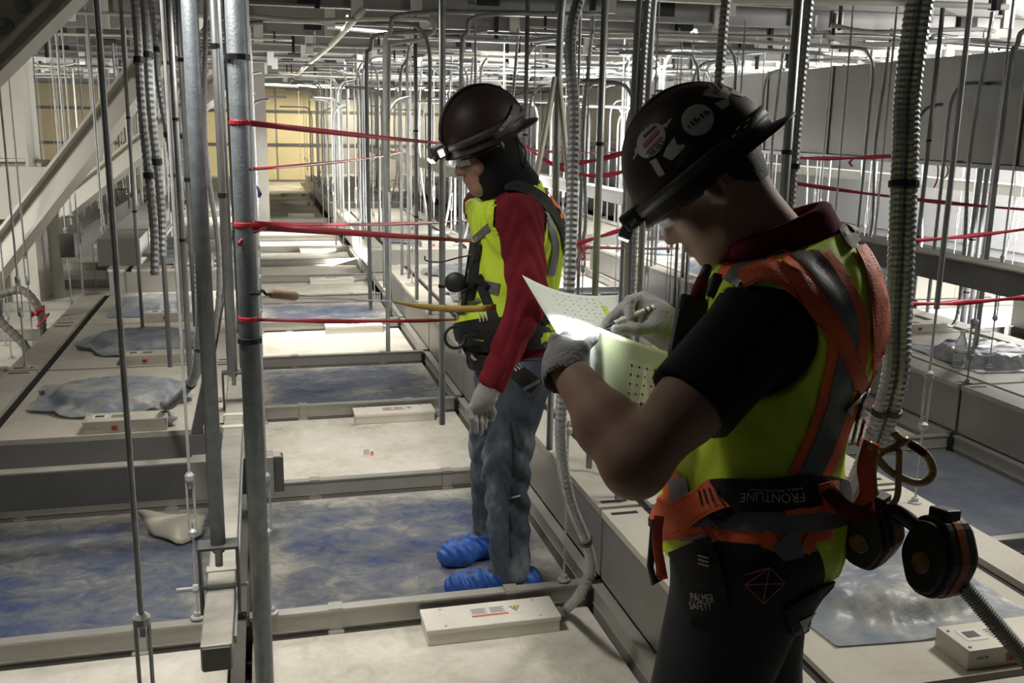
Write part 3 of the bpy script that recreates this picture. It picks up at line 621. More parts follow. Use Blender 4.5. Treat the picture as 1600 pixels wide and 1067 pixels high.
# ------------------------------------------------------------------ red barrier tapes
def tape(a, b, w, label, sag=.02, tails=(), n=22, seed=0):
    r_ = random.Random(seed); a, b = np.array(a, float), np.array(b, float); d = b-a; L_ = np.linalg.norm(d); d /= L_
    sd = np.cross(d, (0, 0, 1)); sd /= np.linalg.norm(sd); top = []; t = empty('barrier_tape', tuple(a)); tag(t, label, 'tape')
    rows = [[], []]
    for i in range(n+1):
        s_ = i/n; p_ = a+(b-a)*s_; p_[2] -= 4*sag*s_*(1-s_); th = .35*math.sin(s_*9+seed)+.25*math.sin(s_*23+seed*2); v = np.array([0, 0, 1])*math.cos(th)+sd*math.sin(th); ww = w*(.78+.22*math.sin(s_*14+seed))
        rows[0].append(p_-v*ww/2); rows[1].append(p_+v*ww/2)
    MB().grid(rows).build('strip', M['red'], t, smooth=True, sol=.0025)
    for p_, l_ in tails:
        p_ = np.array(p_, float); g = [[], []]
        for i in range(7):
            s_ = i/6; q = p_+np.array([.03*math.sin(3*s_+seed), .01*math.sin(5*s_), -l_*s_]); g[0].append(q-sd*0+d*w*.3); g[1].append(q-d*w*.3)
        MB().grid(g).build('loose_end', M['red'], t, smooth=True, sol=.002)
    return t
def knot(t, p_, r_=.02):
    r_ = .0245; m = MB(); m.lathe([(r_*.94, -.006), (r_, -.003), (r_, .004), (r_*.94, .007)], 18, Matrix.Translation(p_)); m.build('wrap', M['red'], t)
gx, gy = gp_[0], gp_[1]
def gpz(y): return (gx+.017, gy-.017, Dp(403, y, 2.235)[2])
t1 = tape(gpz(192), Dp(986, 237, 8.0), .014, 'topmost red tape from the guard post passing behind the far helmet', .03, seed=1); knot(t1, (gx, gy, gpz(192)[2]))
t2 = tape(gpz(349), Dp(1062, 388, 8.5), .022, 'wide red tape at the chest height of the far worker', .02, [(gpz(352), .04), (Dp(912, 384, 5.2), .13)], seed=2); knot(t2, (gx, gy, gpz(349)[2]), .021)
t3 = tape(gpz(347), Dp(760, 340, 9), .016, 'thin far red tape just above the chest height one', .02, seed=3)
t4 = tape(gpz(500), Dp(722, 499, 3.45), .013, 'lowest red tape from the guard post to the waist of far worker', .005, seed=4); knot(t4, (gx, gy, gpz(500)[2]))
t5 = tape(gpz(262), Dp(640, 233, 9), .012, 'dark thin tape from the guard post rising into the conduits', .02, seed=5)
tape(Dp(1222, 283, 6.0), Dp(1640, 330, 6.0), .026, 'pink red tape stretched across the bright wall on the right', .02, seed=6)
tape(Dp(1405, 377, 4.4), Dp(1640, 352, 4.4), .022, 'red tape just above the dark rail at the right edge', .01, seed=7)
tape(Dp(1400, 475, 3.9), Dp(1640, 460, 3.9), .024, 'red tape above the bright filter units and the water bottle', .01, seed=8)
tape(Dp(1225, 246, 5.4), Dp(1402, 243, 5.4), .024, 'short red tape along the lower edge of the duct', .01, [(Dp(1336, 246, 5.4), .05)], seed=9)
tape(Dp(820, 226, 5.0), Dp(990, 262, 5.0), .026, 'drooping dark red tape under the duct between the workers', .09, seed=10)
tape(Dp(866, 258, 5.5), Dp(1000, 230, 5.5), .034, 'bright red tape rising under the duct between the workers', .02, seed=11)
tape(Dp(895, 383, 4.9), Dp(1000, 350, 4.9), .024, 'short red tape slanting up behind the corrugated conduit', .0, [(Dp(905, 375, 4.9), .10)], seed=12)
t = tape(Xp(1452, 254, 4.99), Xp(1500, 254, 4.99), .03, 'knotted red tape bow hanging under the duct at right', .0, [(Xp(1463, 258, 4.99), .17), (Xp(1478, 258, 4.99), .10), (Xp(1488, 258, 4.99), .17)], seed=13)
t = tape(Dp(48, 492, 6.1), Dp(70, 482, 6.1), .05, 'faded red tape tied round the hose loop at left', .0, [(Dp(66, 490, 6.1), .08)], seed=14)
b = MB(); b.grid([[Dp(401, 290, 2.22), Dp(403, 300, 2.22), Dp(403, 308, 2.22)], [Dp(404, 293, 2.23), Dp(409, 303, 2.23), Dp(406, 309, 2.23)]]); tag(b.build('tape_scrap', M['btape'], None, sol=.002), 'small blue tape scrap stuck on the guard post', 'tape')
# ------------------------------------------------------------------ lifeline with tensioner
lf = empty('lifeline', tuple(Dp(404, 458, 2.24))); tag(lf, 'yellow webbing lifeline with a tan tensioner roll hooked to the guard post', 'lifeline')
a, b2 = Dp(422, 458, 2.28), Dp(464, 463, 2.34)
m = MB(); m.tube([a, a+(b2-a)*.06, a+(b2-a)*.9, b2], [.008, .0115, .0115, .008], 14); m.build('tensioner_roll', pmat('tan_roll', (.42, .30, .19), (.33, .23, .14), 20, .6), lf, smooth=True)
m = MB(); m.tube(spline([Dp(404, 459, 2.23), Dp(410, 454, 2.25), Dp(416, 460, 2.26), Dp(423, 459, 2.28)], 4), .0035, 8); m.build('hook', M['zip'], lf)
m = MB(); m.tube([Dp(404, 458, 2.23), Dp(399, 457, 2.222), Dp(390, 458, 2.22)], .006, 8); m.build('hook_eye', M['zip'], lf)
ye, y0 = Dp(775, 480, 3.02), Dp(612, 471, 2.65)
for q in (-1, 1):
    m = MB(); m.tube([b2+np.array([0, 0, .004*q]), Dp(612, 471+q, 2.65)], .0014, 6); m.build('cable', M['rod'], lf)
g = [[], []]
for i in range(15):
    s_ = i/14; p_ = y0+(ye-y0)*s_ - np.array([0, 0, .012*4*s_*(1-s_)]); w_ = .002+.008*min(1, s_*3)
    g[0].append(p_-np.array([0, 0, w_])); g[1].append(p_+np.array([0, 0, w_]))
MB().grid(g).build('webbing', M['yel'], lf, smooth=True, sol=.002)
# ------------------------------------------------------------------ water bottle on the bright filter unit
bp = Zp(1497, 573, .336); wb_ = empty('water_bottle', tuple(bp)); tag(wb_, 'clear plastic water bottle standing on the bright filter unit', 'bottle')
clear = pmat('clear_plastic', (.93, .95, .96), rough=.08, trans=.92); clear.node_tree.nodes['Principled BSDF'].inputs['IOR'].default_value = 1.25
Mt = Matrix.Translation(bp) @ Matrix.Rotation(.03, 4, 'Y')
MB().lathe([(.026, 0), (.031, .006), (.031, .03), (.029, .035), (.031, .04), (.031, .115), (.028, .14), (.016, .168), (.012, .175), (.012, .19)], 20, Mt).build('body', clear, wb_, smooth=True)
MB().lathe([(.0135, .188), (.014, .19), (.014, .203), (.0125, .205)], 16, Mt).build('cap', M['boxw'], wb_)
MB().lathe([(.0315, .078), (.0315, .112)], 20, Mt).build('paper_label', M['lab'], wb_, smooth=True)

# loose film flap turned up on the near left panel
rows = []; e0, e1 = Zp(205, 800, .02), Zp(322, 835, .02)
for i in range(9):
    q = i/8; row = []
    for j in range(9):
        w = j/8; p = Zp(205+ (322-205)*q, 797+8*q, .075)*(1-w)+Zp(235+80*q, 850-14*abs(q-.55)*2, .012)*w; p = p+np.array([0, 0, 1.])*(.018*math.sin(PI*w)+.006*math.sin(9*q+5*w)); row.append(p)
    rows.append(row)
b = MB(); b.grid(rows); tag(b.build('film_flap', M['box'], None, smooth=True, sol=.001), 'beige loose film flap folded over the blue panel at the left', 'plastic film')
# ------------------------------------------------------------------ implicit surfaces for bodies and clothes
A3 = lambda *p: np.array(p, float)
def nrm(v): v = np.array(v, float); return v/np.linalg.norm(v)
def cap(a, b, r1, r2):
    a, b = np.array(a, float), np.array(b, float); ab = b-a; q = max(ab@ab, 1e-12)
    def f(P):
        t = np.clip((P-a)@ab/q, 0, 1); return np.linalg.norm(P-a-t[:, None]*ab, axis=1)-(r1+(r2-r1)*t)
    return f
def ell(c, r, R=None):
    c, r = np.array(c, float), np.array(r, float); R = np.eye(3) if R is None else np.array(R)
    def f(P):
        q = (P-c)@R.T; k0 = np.linalg.norm(q/r, axis=1); k1 = np.linalg.norm(q/r**2, axis=1); return k0*(k0-1)/np.maximum(k1, 1e-6)
    return f
def half(p, n):
    p, n = np.array(p, float), nrm(n); return lambda P: (P-p)@n           # negative behind the plane
def smn(a, b, k):
    if k <= 0: return np.minimum(a, b)
    h = np.maximum(k-np.abs(a-b), 0)/k; return np.minimum(a, b)-h*h*k*.25
def uni(prims):
    def f(P):
        d = prims[0][0](P)
        for g, k in prims[1:]: d = smn(d, g(P), k)
        return d
    return f
def off(f, o): return lambda P: f(P)-o
def cut(f, *gs):                                                       # remove what is inside any g
    def h(P):
        d = f(P)
        for g in gs: d = np.maximum(d, -g(P))
        return d
    return h
def inter(f, *gs):
    def h(P):
        d = f(P)
        for g in gs: d = np.maximum(d, g(P))
        return d
    return h
def snet(fn, lo, hi, h, relax=1):
    lo = np.array(lo, float); n = np.maximum(((np.array(hi)-lo)/h).astype(int)+2, 6); S = 4
    n = ((n+S-1)//S)*S+1
    ax = [lo[i]+h*np.arange(n[i]) for i in range(3)]
    cx = [a[::S] for a in ax]; G = np.stack(np.meshgrid(*cx, indexing='ij'), -1).reshape(-1, 3)
    cv = fn(G).reshape([len(a) for a in cx])
    near = np.abs(cv) < h*S*1.9
    nr = np.zeros([len(a)-1 for a in cx], bool)
    for i in (0, 1):
        for j in (0, 1):
            for k in (0, 1): nr |= near[i:near.shape[0]-1+i, j:near.shape[1]-1+j, k:near.shape[2]-1+k]
    F = np.repeat(np.repeat(np.repeat(cv, S, 0), S, 1), S, 2)[:n[0], :n[1], :n[2]].copy()
    mk = np.zeros(n, bool); rp = np.repeat(np.repeat(np.repeat(nr, S, 0), S, 1), S, 2)
    mk[:-1, :-1, :-1] |= rp; mk[1:, :-1, :-1] |= rp; mk[:-1, 1:, :-1] |= rp; mk[:-1, :-1, 1:] |= rp; mk[1:, 1:, :-1] |= rp; mk[1:, :-1, 1:] |= rp; mk[:-1, 1:, 1:] |= rp; mk[1:, 1:, 1:] |= rp
    I = np.argwhere(mk); F[mk] = fn(lo+h*I)
    s = F < 0; C = np.zeros([m-1 for m in n], np.int8); c8 = [(i, j, k) for i in (0, 1) for j in (0, 1) for k in (0, 1)]
    sl = lambda A, o: A[o[0]:A.shape[0]-1+o[0], o[1]:A.shape[1]-1+o[1], o[2]:A.shape[2]-1+o[2]]
    for o in c8: C += sl(s, o)
    ci = np.argwhere((C > 0) & (C < 8)); acc = np.zeros((len(ci), 3)); cnt_ = np.zeros(len(ci))
    for a in c8:
        for d in range(3):
            if a[d]: continue
            b = list(a); b[d] = 1
            fa = F[tuple((ci+a).T)]; fb = F[tuple((ci+b).T)]; m = (fa < 0) != (fb < 0); t = np.where(m, fa/np.where(m, fa-fb, 1), 0)
            p = ci+np.array(a, float); p[:, d] += t; acc[m] += p[m]; cnt_[m] += 1
    V = lo+h*acc/cnt_[:, None]
    idx = -np.ones(C.shape, int); idx[tuple(ci.T)] = np.arange(len(ci)); Q = []
    for d in range(3):
        e = [slice(None)]*3; e2 = [slice(None)]*3; e[d] = slice(0, -1); e2[d] = slice(1, None)
        ch = s[tuple(e)] != s[tuple(e2)]; E_ = np.argwhere(ch); u, v = (d+1) % 3, (d+2) % 3
        ok = (E_[:, u] > 0) & (E_[:, v] > 0) & (E_[:, u] < C.shape[u]) & (E_[:, v] < C.shape[v]); E_ = E_[ok]
        def at(du, dv): q = E_.copy(); q[:, u] += du; q[:, v] += dv; return idx[tuple(q.T)]
        q = np.stack([at(-1, -1), at(0, -1), at(0, 0), at(-1, 0)], 1)
        fl = ~s[tuple(E_.T)]; q[fl] = q[fl][:, ::-1]; Q.append(q)
    return V, np.concatenate(Q)
def solid(name, fn, lo, hi, h, mat, parent, smooth=True):
    V, Q = snet(fn, lo, hi, h); b = MB(); b.v = [tuple(p) for p in V]; b.f = [tuple(int(i) for i in q) for q in Q if q.min() >= 0]; b.m = [0]*len(b.f)
    return b.build(name, mat, parent, smooth=smooth)
def grad(fn, P, e=.0015):
    g = np.stack([fn(P+np.eye(3)[i]*e)-fn(P-np.eye(3)[i]*e) for i in range(3)], 1); return g/np.maximum(np.linalg.norm(g, axis=1), 1e-9)[:, None]
def trace(fn, xy, o=.004, t0=.9, t1=4.5):
    xy = np.array(xy, float); d = FW+np.outer((xy[:, 0]-800)/FPX, RT)-np.outer((xy[:, 1]-533.5)/FPX, UP); L_ = np.linalg.norm(d, axis=1)
    t = np.full(len(xy), t0); best = np.full(len(xy), 9.); bt = t.copy()
    for _ in range(70):
        v = fn(CP+d*t[:, None]); m = v < best; best[m] = v[m]; bt[m] = t[m]
        t = np.where((v > .0006) & (t < t1), t+.85*v/L_, t)
    P = CP+d*np.where(best < .0012, t, bt)[:, None]
    for _ in range(6):
        v = fn(P); P = P-grad(fn, P)*np.clip(v, -.05, .05)[:, None]*(.9)
    return P+grad(fn, P)*o
def pxspline(pts, n=7): return np.array(spline([(p[0], p[1], p[2] if len(p) > 2 else 0) for p in pts], n))
def strip(fn, pts, w, o, name, mat, parent, m=5, n=7, sol=.0025, build=True, stitch=None, smooth=3):
    """webbing laid on a surface: centre line in pixels (x, y[, width])"""
    S_ = pxspline(pts, n); c = S_[:, :2]; tn = np.gradient(c, axis=0); tn /= np.maximum(np.linalg.norm(tn, axis=1), 1e-6)[:, None]; nn = np.stack([-tn[:, 1], tn[:, 0]], 1)
    ww = S_[:, 2:3] if len(pts[0]) > 2 else np.full((len(c), 1), w)
    rows = [trace(fn, c+nn*ww*(j/(m-1)-.5), o) for j in range(m)]
    for _ in range(smooth):                                              # cloth does not follow every step below it
        for r in rows:
            if len(r) > 4: r[1:-1] = .25*r[:-2]+.5*r[1:-1]+.25*r[2:]
    b = MB(); b.grid([list(r) for r in rows]); ob = b.build(name, mat, parent, smooth=True, sol=sol); ob.modifiers.new('split', 'EDGE_SPLIT').split_angle = .7
    if stitch:
        st = MB(); k = 0
        for sgn in (-.40, .40):
            e = c+nn*ww*sgn; seg = np.concatenate([[0], np.cumsum(np.linalg.norm(np.diff(e, axis=0), axis=1))]); s_ = 0
            A_ = []
            while s_ < seg[-1]-3:
                q = np.array([[np.interp(s_+dd, seg, e[:, i]) for i in (0, 1)] for dd in (0, 2.6)]); A_.append(q); s_ += 5.2
            if not A_: continue
            A_ = np.array(A_); nv = np.array([[-(q[1]-q[0])[1], (q[1]-q[0])[0]] for q in A_]); nv /= np.maximum(np.linalg.norm(nv, axis=1), 1e-6)[:, None]
            cs = np.concatenate([A_[:, 0]-nv*.7, A_[:, 0]+nv*.7, A_[:, 1]+nv*.7, A_[:, 1]-nv*.7]); P_ = trace(fn, cs, o+.0022); N_ = len(A_)
            for i in range(N_): st.add([P_[i], P_[N_+i], P_[2*N_+i], P_[3*N_+i]], [(0, 1, 2, 3)])
        if st.v: tag(st.build('stitching', M['ink'], ob), kind='stuff')
    return ob
def patch(fn, poly, o, name, mat, parent, rings=5, c=None, sol=.0012, sub=3):
    """flat piece laid on a surface: star-shaped outline in pixels"""
    poly = np.array(poly, float); q = []
    for i in range(len(poly)):
        for k in range(sub): q.append(poly[i]+(poly[(i+1) % len(poly)]-poly[i])*k/sub)
    q = np.array(q+[q[0]]); c = poly.mean(0) if c is None else np.array(c, float)
    rows = [list(trace(fn, c+(q-c)*max(.02, i/rings), o)) for i in range(rings+1)]
    b = MB(); b.grid(rows); return b.build(name, mat, parent, smooth=False, sol=sol)
def ribbon3(pts, w, name, mat, parent, face=None, sol=.003, n=7):
    P_ = spline(pts, n); g = [[], []]
    for i, p in enumerate(P_):
        t = nrm(P_[min(i+1, len(P_)-1)]-P_[max(i-1, 0)]); sd = nrm(np.cross(t, FW if face is None else face)); g[0].append(p-sd*w/2); g[1].append(p+sd*w/2)
    b = MB(); b.grid(g); return b.build(name, mat, parent, smooth=True, sol=sol)
def circ(x, y, rx, ry, rot=0, n=20): return [(x+rx*math.cos(a)*math.cos(rot)-ry*math.sin(a)*math.sin(rot), y+rx*math.cos(a)*math.sin(rot)+ry*math.sin(a)*math.cos(rot)) for a in np.linspace(0, 2*PI, n, endpoint=False)]
def text2d(s):
    cu = bpy.data.curves.new('t', 'FONT'); cu.body = s; cu.size = 1; cu.align_x = 'CENTER'; cu.align_y = 'CENTER'; cu.resolution_u = 2
    o = bpy.data.objects.new('t', cu); COL.objects.link(o); bpy.context.view_layer.update()
    me = bpy.data.meshes.new_from_object(o.evaluated_get(bpy.context.evaluated_depsgraph_get())); v = np.array([p.co[:2] for p in me.vertices]); f = [tuple(p.vertices) for p in me.polygons]
    bpy.data.objects.remove(o); bpy.data.meshes.remove(me)
    v -= (v.max(0)+v.min(0))/2; v /= (v.max(0)-v.min(0)); return v, f          # unit box centred on 0
def letter(fn, s, c, u, v, o, mat, parent, name='lettering'):
    """lettering laid on a surface; u and v are the pixel vectors of the full word width and height"""
    p, f = text2d(s); g = np.array([(a, b) for a in np.linspace(-.5, .5, 11) for b in (-.5, 0, .5)])
    B = lambda q: np.stack([np.ones(len(q)), q[:, 0], q[:, 0]**2, q[:, 0]**3, q[:, 1], q[:, 0]*q[:, 1]], 1)
    T = trace(fn, np.array(c)+np.outer(g[:, 0], u)+np.outer(g[:, 1], v), o); K_, _, _, _ = np.linalg.lstsq(B(g), T, rcond=None)
    b = MB(); b.add(B(p)@K_-FW*.002, f); return b.build(name, mat, parent)
def letters3(s, c, u, v, mat, parent, name='lettering'):                       # lettering on a flat 3D plane
    p, f = text2d(s); P_ = np.array(c)+np.outer(p[:, 0], u)+np.outer(p[:, 1], v); b = MB(); b.add(P_, f); return b.build(name, mat, parent)
# materials of the people
M['skin'] = pmat('skin', (.30, .175, .12), (.25, .14, .095), 14, .68, lo=.35, hi=.7, bump=.06, bscale=200)
M['skin2'] = pmat('tan_skin', (.33, .19, .13), (.27, .15, .105), 14, .5, lo=.35, hi=.7)
M['hair'] = pmat('dark_hair', (.012, .01, .009), (.03, .024, .02), 120, .7, bump=.5, bscale=300)
M['tee'] = pmat('black_cotton', (.008, .009, .010), (.013, .014, .016), 12, .85, bump=.25, bscale=9, spec=.2)
M['trou'] = pmat('black_work_trousers', (.016, .018, .021), (.028, .030, .033), 7, .8, bump=.5, bscale=10, lo=.4, hi=.7, spec=.3)
M['vest'] = pmat('lime_vest', (.62, .82, .045), (.54, .73, .035), 8, .7, bump=.4, bscale=9, lo=.3, hi=.7)
M['orange'] = pmat('orange_trim', (.95, .17, .04), (.85, .145, .035), 20, .7, lo=.3, hi=.7, bump=.15, bscale=60)
M['web'] = pmat('orange_webbing', (.88, .15, .045), (.74, .115, .035), 30, .65, lo=.3, hi=.7, bump=.3, bscale=180)
M['refl'] = pmat('grey_reflective', (.20, .205, .20), (.16, .165, .16), 14, .38, .25, bump=.15, bscale=20)
M['bweb'] = pmat('black_webbing', (.012, .012, .013), (.02, .02, .021), 60, .7, bump=.2, bscale=200, spec=.3)
M['glove'] = pmat('grey_glove_knit', (.30, .295, .285), (.23, .225, .22), 30, .85, bump=.4, bscale=150, lo=.35, hi=.7)
M['maroon'] = pmat('maroon_cloth', (.13, .012, .022), (.085, .008, .016), 12, .9, bump=.3, bscale=12, spec=.15)
M['shirt'] = pmat('dark_red_sleeve', (.17, .014, .022), (.11, .009, .015), 9, .9, bump=.35, bscale=8, spec=.15)
M['jean'] = pmat('washed_denim', (.022, .032, .048), (.21, .24, .27), 7, .85, c3=(.055, .073, .098), lo=.38, hi=.66, bump=.45, bscale=16, stretch=(1, 1, .6))
M['cover'] = pmat('blue_shoe_cover', (.015, .075, .34), (.03, .12, .45), 14, .55, bump=.6, bscale=26)
M['helm'] = pmat('brown_helmet_shell', (.026, .014, .0115), (.020, .011, .009), 5, .5, spec=.25)
M['helmb'] = pmat('worn_strap', (.02, .02, .021), (.05, .05, .05), 40, .6, lo=.5, hi=.75)
M['stick'] = pmat('pale_sticker', (.52, .505, .46), (.42, .41, .37), 12, .7); M['stickd'] = pmat('grey_webbing', (.27, .27, .24), (.22, .22, .195), 30, .8)
M['stickp'] = pmat('pinkish_sticker', (.38, .30, .29), (.30, .24, .23), 10, .6)
M['brass'] = pmat('plated_ring', (.40, .33, .19), (.33, .27, .15), 14, .42, .6)
M['srl'] = pmat('black_housing_plastic', (.014, .014, .015), (.02, .02, .02), 30, .5)
M['srlo'] = pmat('orange_housing_plastic', (.34, .085, .025), (.28, .07, .02), 18, .55)
M['lens'] = pmat('lamp_lens', (1, 1, 1), emit=(1, .98, .92), estr=28)
M['glass'] = pmat('glasses_lens', (.8, .85, .88), rough=.06, alpha=.5, spec=.9)
M['paper'] = pmat('plan_paper', (.72, .76, .68), rough=.7); M['paperb'] = pmat('yellowish_plan_paper', (.58, .66, .36), rough=.7)
M['pink_'] = pmat('faded_red_ink', (.32, .10, .09), rough=.6); M['navy'] = pmat('navy_ink', (.02, .02, .08), rough=.6); M['lime'] = pmat('highlighter_green', (.55, .66, .10), rough=.7)
# head, helmet, lamp ------------------------------------------------
def frame(f_, pitch):
    f_ = nrm((f_[0], f_[1], 0)); l_ = A3(-f_[1], f_[0], 0); z = A3(0, 0, 1); c_, s_ = math.cos(pitch), math.sin(pitch)
    return f_*c_-z*s_, l_, f_*s_+z*c_                                     # forward, left, up of the head
def head_prims(c, F_):
    hf, hl, hu = F_; R = np.array(F_); L_ = lambda x, y, z: c+hf*x+hl*y+hu*z
    pr_ = [(ell(L_(-.008, 0, .012), (.098, .077, .108), R), 0), (ell(L_(.030, 0, -.055), (.066, .060, .072), R), .03), (cap(L_(.072, -.012, -.106), L_(.072, .012, -.106), .021, .021), .03),
           (cap(L_(.02, .045, -.085), L_(.066, .018, -.105), .02, .018), .03), (cap(L_(.02, -.045, -.085), L_(.066, -.018, -.105), .02, .018), .03),
           (cap(L_(.086, 0, .012), L_(.112, 0, -.034), .008, .0125), .014), (cap(L_(.098, -.011, -.038), L_(.098, .011, -.038), .009, .009), .010),
           (cap(L_(.076, -.045, .020), L_(.090, 0, .022), .011, .012), .014), (cap(L_(.076, .045, .020), L_(.090, 0, .022), .011, .012), .014),
           (ell(L_(.097, 0, -.064), (.011, .023, .007), R), .008), (ell(L_(.094, 0, -.078), (.012, .021, .008), R), .007),
           (cap(L_(.060, .045, -.02), L_(.055, .052, -.035), .022, .02), .02), (cap(L_(.060, -.045, -.02), L_(.055, -.052, -.035), .022, .02), .02)]
    body = uni(pr_)
    def fn(P):
        d = body(P)
        for s_ in (-1, 1):
            e = ell(L_(.094, s_*.033, .000), (.016, .019, .012), R)(P); d = -smn(-d, e, .012)          # eye socket
            d = smn(d, ell(L_(.078, s_*.032, .000), (.0125,)*3)(P), .004)
            ear = ell(L_(-.018, s_*.078, -.004), (.025, .014, .038), R)(P); ear2 = ell(L_(-.012, s_*.088, .002), (.015, .010, .024), R)(P)
            d = smn(d, np.maximum(ear, -ear2), .008); d = smn(d, cap(L_(-.008, s_*.080, -.022), L_(-.002, s_*.080, -.004), .006, .005)(P), .006)
        return d
    return fn
def helmet(c, F_, parent, s=1.0):
    hf, hl, hu = F_; L_ = lambda x, y, z: c+hf*x*s+hl*y*s+hu*z*s
    n = 56; rows = []
    def ring(rx, ry, z, ex): return [L_((rx+ex(a))*math.cos(a)-.012, (ry+ex(a)*.8)*math.sin(a), z-.25*max(0, ex(a)-.012)*0) for a in np.linspace(0, 2*PI, n+1)]
    e0 = lambda a: 0
    lip = lambda k: (lambda a: k*(.007+.036*max(0, -math.cos(a))**3))
    R_ = (.142, .118, .148)
    for i in range(15):
        t = PI/2*(1-i/14); k = max(.003, math.cos(t)); rows.append(ring(R_[0]*k**.92, R_[1]*k**.92, .012+R_[2]*math.sin(t), e0))
    rows.append(ring(R_[0]+.001, R_[1]+.001, -.004, e0)); rows.append(ring(R_[0]+.001, R_[1]+.001, -.010, lip(.5))); rows.append(ring(R_[0], R_[1], -.014, lip(1))); rows.append(ring(R_[0], R_[1], -.018, lip(.97))); rows.append(ring(R_[0]-.004, R_[1]-.004, -.015, lip(.2)))
    for i in range(8):
        t = PI/2*(i/7); k = max(.003, math.cos(t)); rows.append(ring((R_[0]-.005)*k, (R_[1]-.005)*k, .01+(R_[2]-.005)*math.sin(t), e0))
    h = empty('hard_hat', tuple(c)); h.parent = parent; h.location = Vector(c)-parent.location
    b = MB(); b.grid(rows); b.build('shell', M['helm'], h, smooth=True)
    # ridge along the crown
    rg = [L_(R_[0]*math.cos(t)-.012, 0, .012+R_[2]*math.sin(t)) for t in np.linspace(.5, 2.6, 24)]
    b = MB(); b.tube(rg, [.002+.005*math.sin(PI*i/23) for i in range(24)], 8); b.build('crown_ridge', M['helm'], h, smooth=True)
    return h, ell(L_(-.012, 0, .012), np.array(R_)*s, np.array(F_)), L_, R_
def lamp_band(L_, R_, h, z0=.022, w=.026, tilt=0.0):
    rows = [[], [], []]
    for a in np.linspace(0, 2*PI, 49):
        for j, dz in enumerate((-.5, 0, .5)):
            z = z0+dz*w+tilt*math.cos(a); k = math.sqrt(max(.1, 1-(z/R_[2])**2))**.92
            rows[j].append(L_((R_[0]*k+.004)*math.cos(a)-.012, (R_[1]*k+.004)*math.sin(a), .012+z))
    b = MB(); b.grid(rows); return b.build('headlamp_strap', M['helmb'], h, smooth=True, sol=.003)
def torso_frame(f_): f_ = nrm((f_[0], f_[1], 0)); return np.array([f_, A3(-f_[1], f_[0], 0), A3(0, 0, 1)])
def hand(prims, W, K, n_, fingers, thumb, r=.0095):
    """palm from wrist W to knuckle row K (four points), each finger a chain of joints"""
    out = [(cap(W, (K[1]+K[2])/2*.35+W*.65, .029, .028), 0)]
    for k in K: out.append((cap(W*.55+k*.45, k, .017, .0125), .016))
    for ch in fingers:
        for i in range(len(ch)-1): out.append((cap(ch[i], ch[i+1], r*(1.06-.1*i), r*(.98-.1*i)), .005))
    for i in range(len(thumb)-1): out.append((cap(thumb[i], thumb[i+1], .0135-.002*i, .012-.002*i), .008))
    return uni(out+prims)
def bbox(pts, m): A_ = np.array(pts); return A_.min(0)-m, A_.max(0)+m
# ------------------------------------------------------------------ near worker
f1 = nrm((-.90, .40, 0)); T1 = torso_frame(f1); l1 = T1[1]; Z_ = A3(0, 0, 1)
P1 = empty('person', (.88, 1.56, 0)); tag(P1, 'worker in lime vest, orange harness and stickered brown hard hat reading papers', 'person')
H1 = A3(.803, 1.678, 1.490); F1 = frame((-.9, .42), .70)
Ls = Dp(1200, 498, 1.64); Rs = Ls-l1*.35
Le = Dp(992, 727, 1.53); Lw = Dp(884, 572, 1.72)
Rh = Dp(1030, 505, 1.93); Re = Dp(1150, 640, 1.98)
pel = A3(.86, 1.535, .90); waist = A3(.868, 1.54, 1.03); chest = A3(.925, 1.585, 1.20); back = A3(.975, 1.585, 1.275)
nk = A3(.955, 1.605, 1.37)
torso1 = uni([(ell(pel, (.125, .165, .12), T1), 0), (ell(waist, (.118, .150, .14), T1), .08), (ell(chest, (.122, .168, .17), T1), .08), (ell(back, (.105, .165, .12), T1), .07),
              (cap(Ls+l1*-.03, Rs+l1*.03, .066, .066), .07), (cap(nk, H1+F1[2]*-.05-F1[0]*.03, .062, .058), .05)])
lupper = [(cap(Ls, Le*.62+Ls*.38, .060, .054), 0), (cap(Le*.6+Ls*.4, Le, .053, .046), .03)]
lfore = [(cap(Le, Le*.62+Lw*.38, .049, .049), .03), (cap(Le*.62+Lw*.38, Lw, .048, .031), .03)]
rarm = [(cap(Rs, Re, .058, .046), 0), (cap(Re, Rh, .046, .031), .03)]
head1 = head_prims(H1, F1)
larm1 = uni(lupper+lfore); rarm1 = uni(rarm)
neck1 = cap(nk+A3(-.01, .01, -.04), H1-F1[2]*.055-F1[0]*.035, .060, .056)
inner = off(torso1, -.015)
body_f = lambda P: smn(smn(smn(smn(inner(P), head1(P), .015), neck1(P), .03), larm1(P), .03), rarm1(P), .03)
solid('body', body_f, (.38, 1.25, .75), (1.2, 2.1, 1.68), .0058, M['skin'], P1)
HD = (H1-.16, H1+.16)
# hair: cap over the back of the head
hf, hl, hu = F1; L1 = lambda x, y, z: H1+hf*x+hl*y+hu*z
hair = inter(off(ell(L1(-.010, 0, .012), (.098, .077, .108), np.array(F1)), .006), half(L1(-.012, 0, .02), hf*.72-hu*.69+0*hl), half(L1(-.02, 0, -.078), -hu))
hair2 = inter(off(ell(L1(-.008, 0, .012), (.098, .077, .108), np.array(F1)), .004), half(L1(.065, 0, 0), hf), half(L1(0, 0, -.002), -hu))
solid('hair', lambda P: np.minimum(hair(P), hair2(P)), *HD, .005, M['hair'], P1)
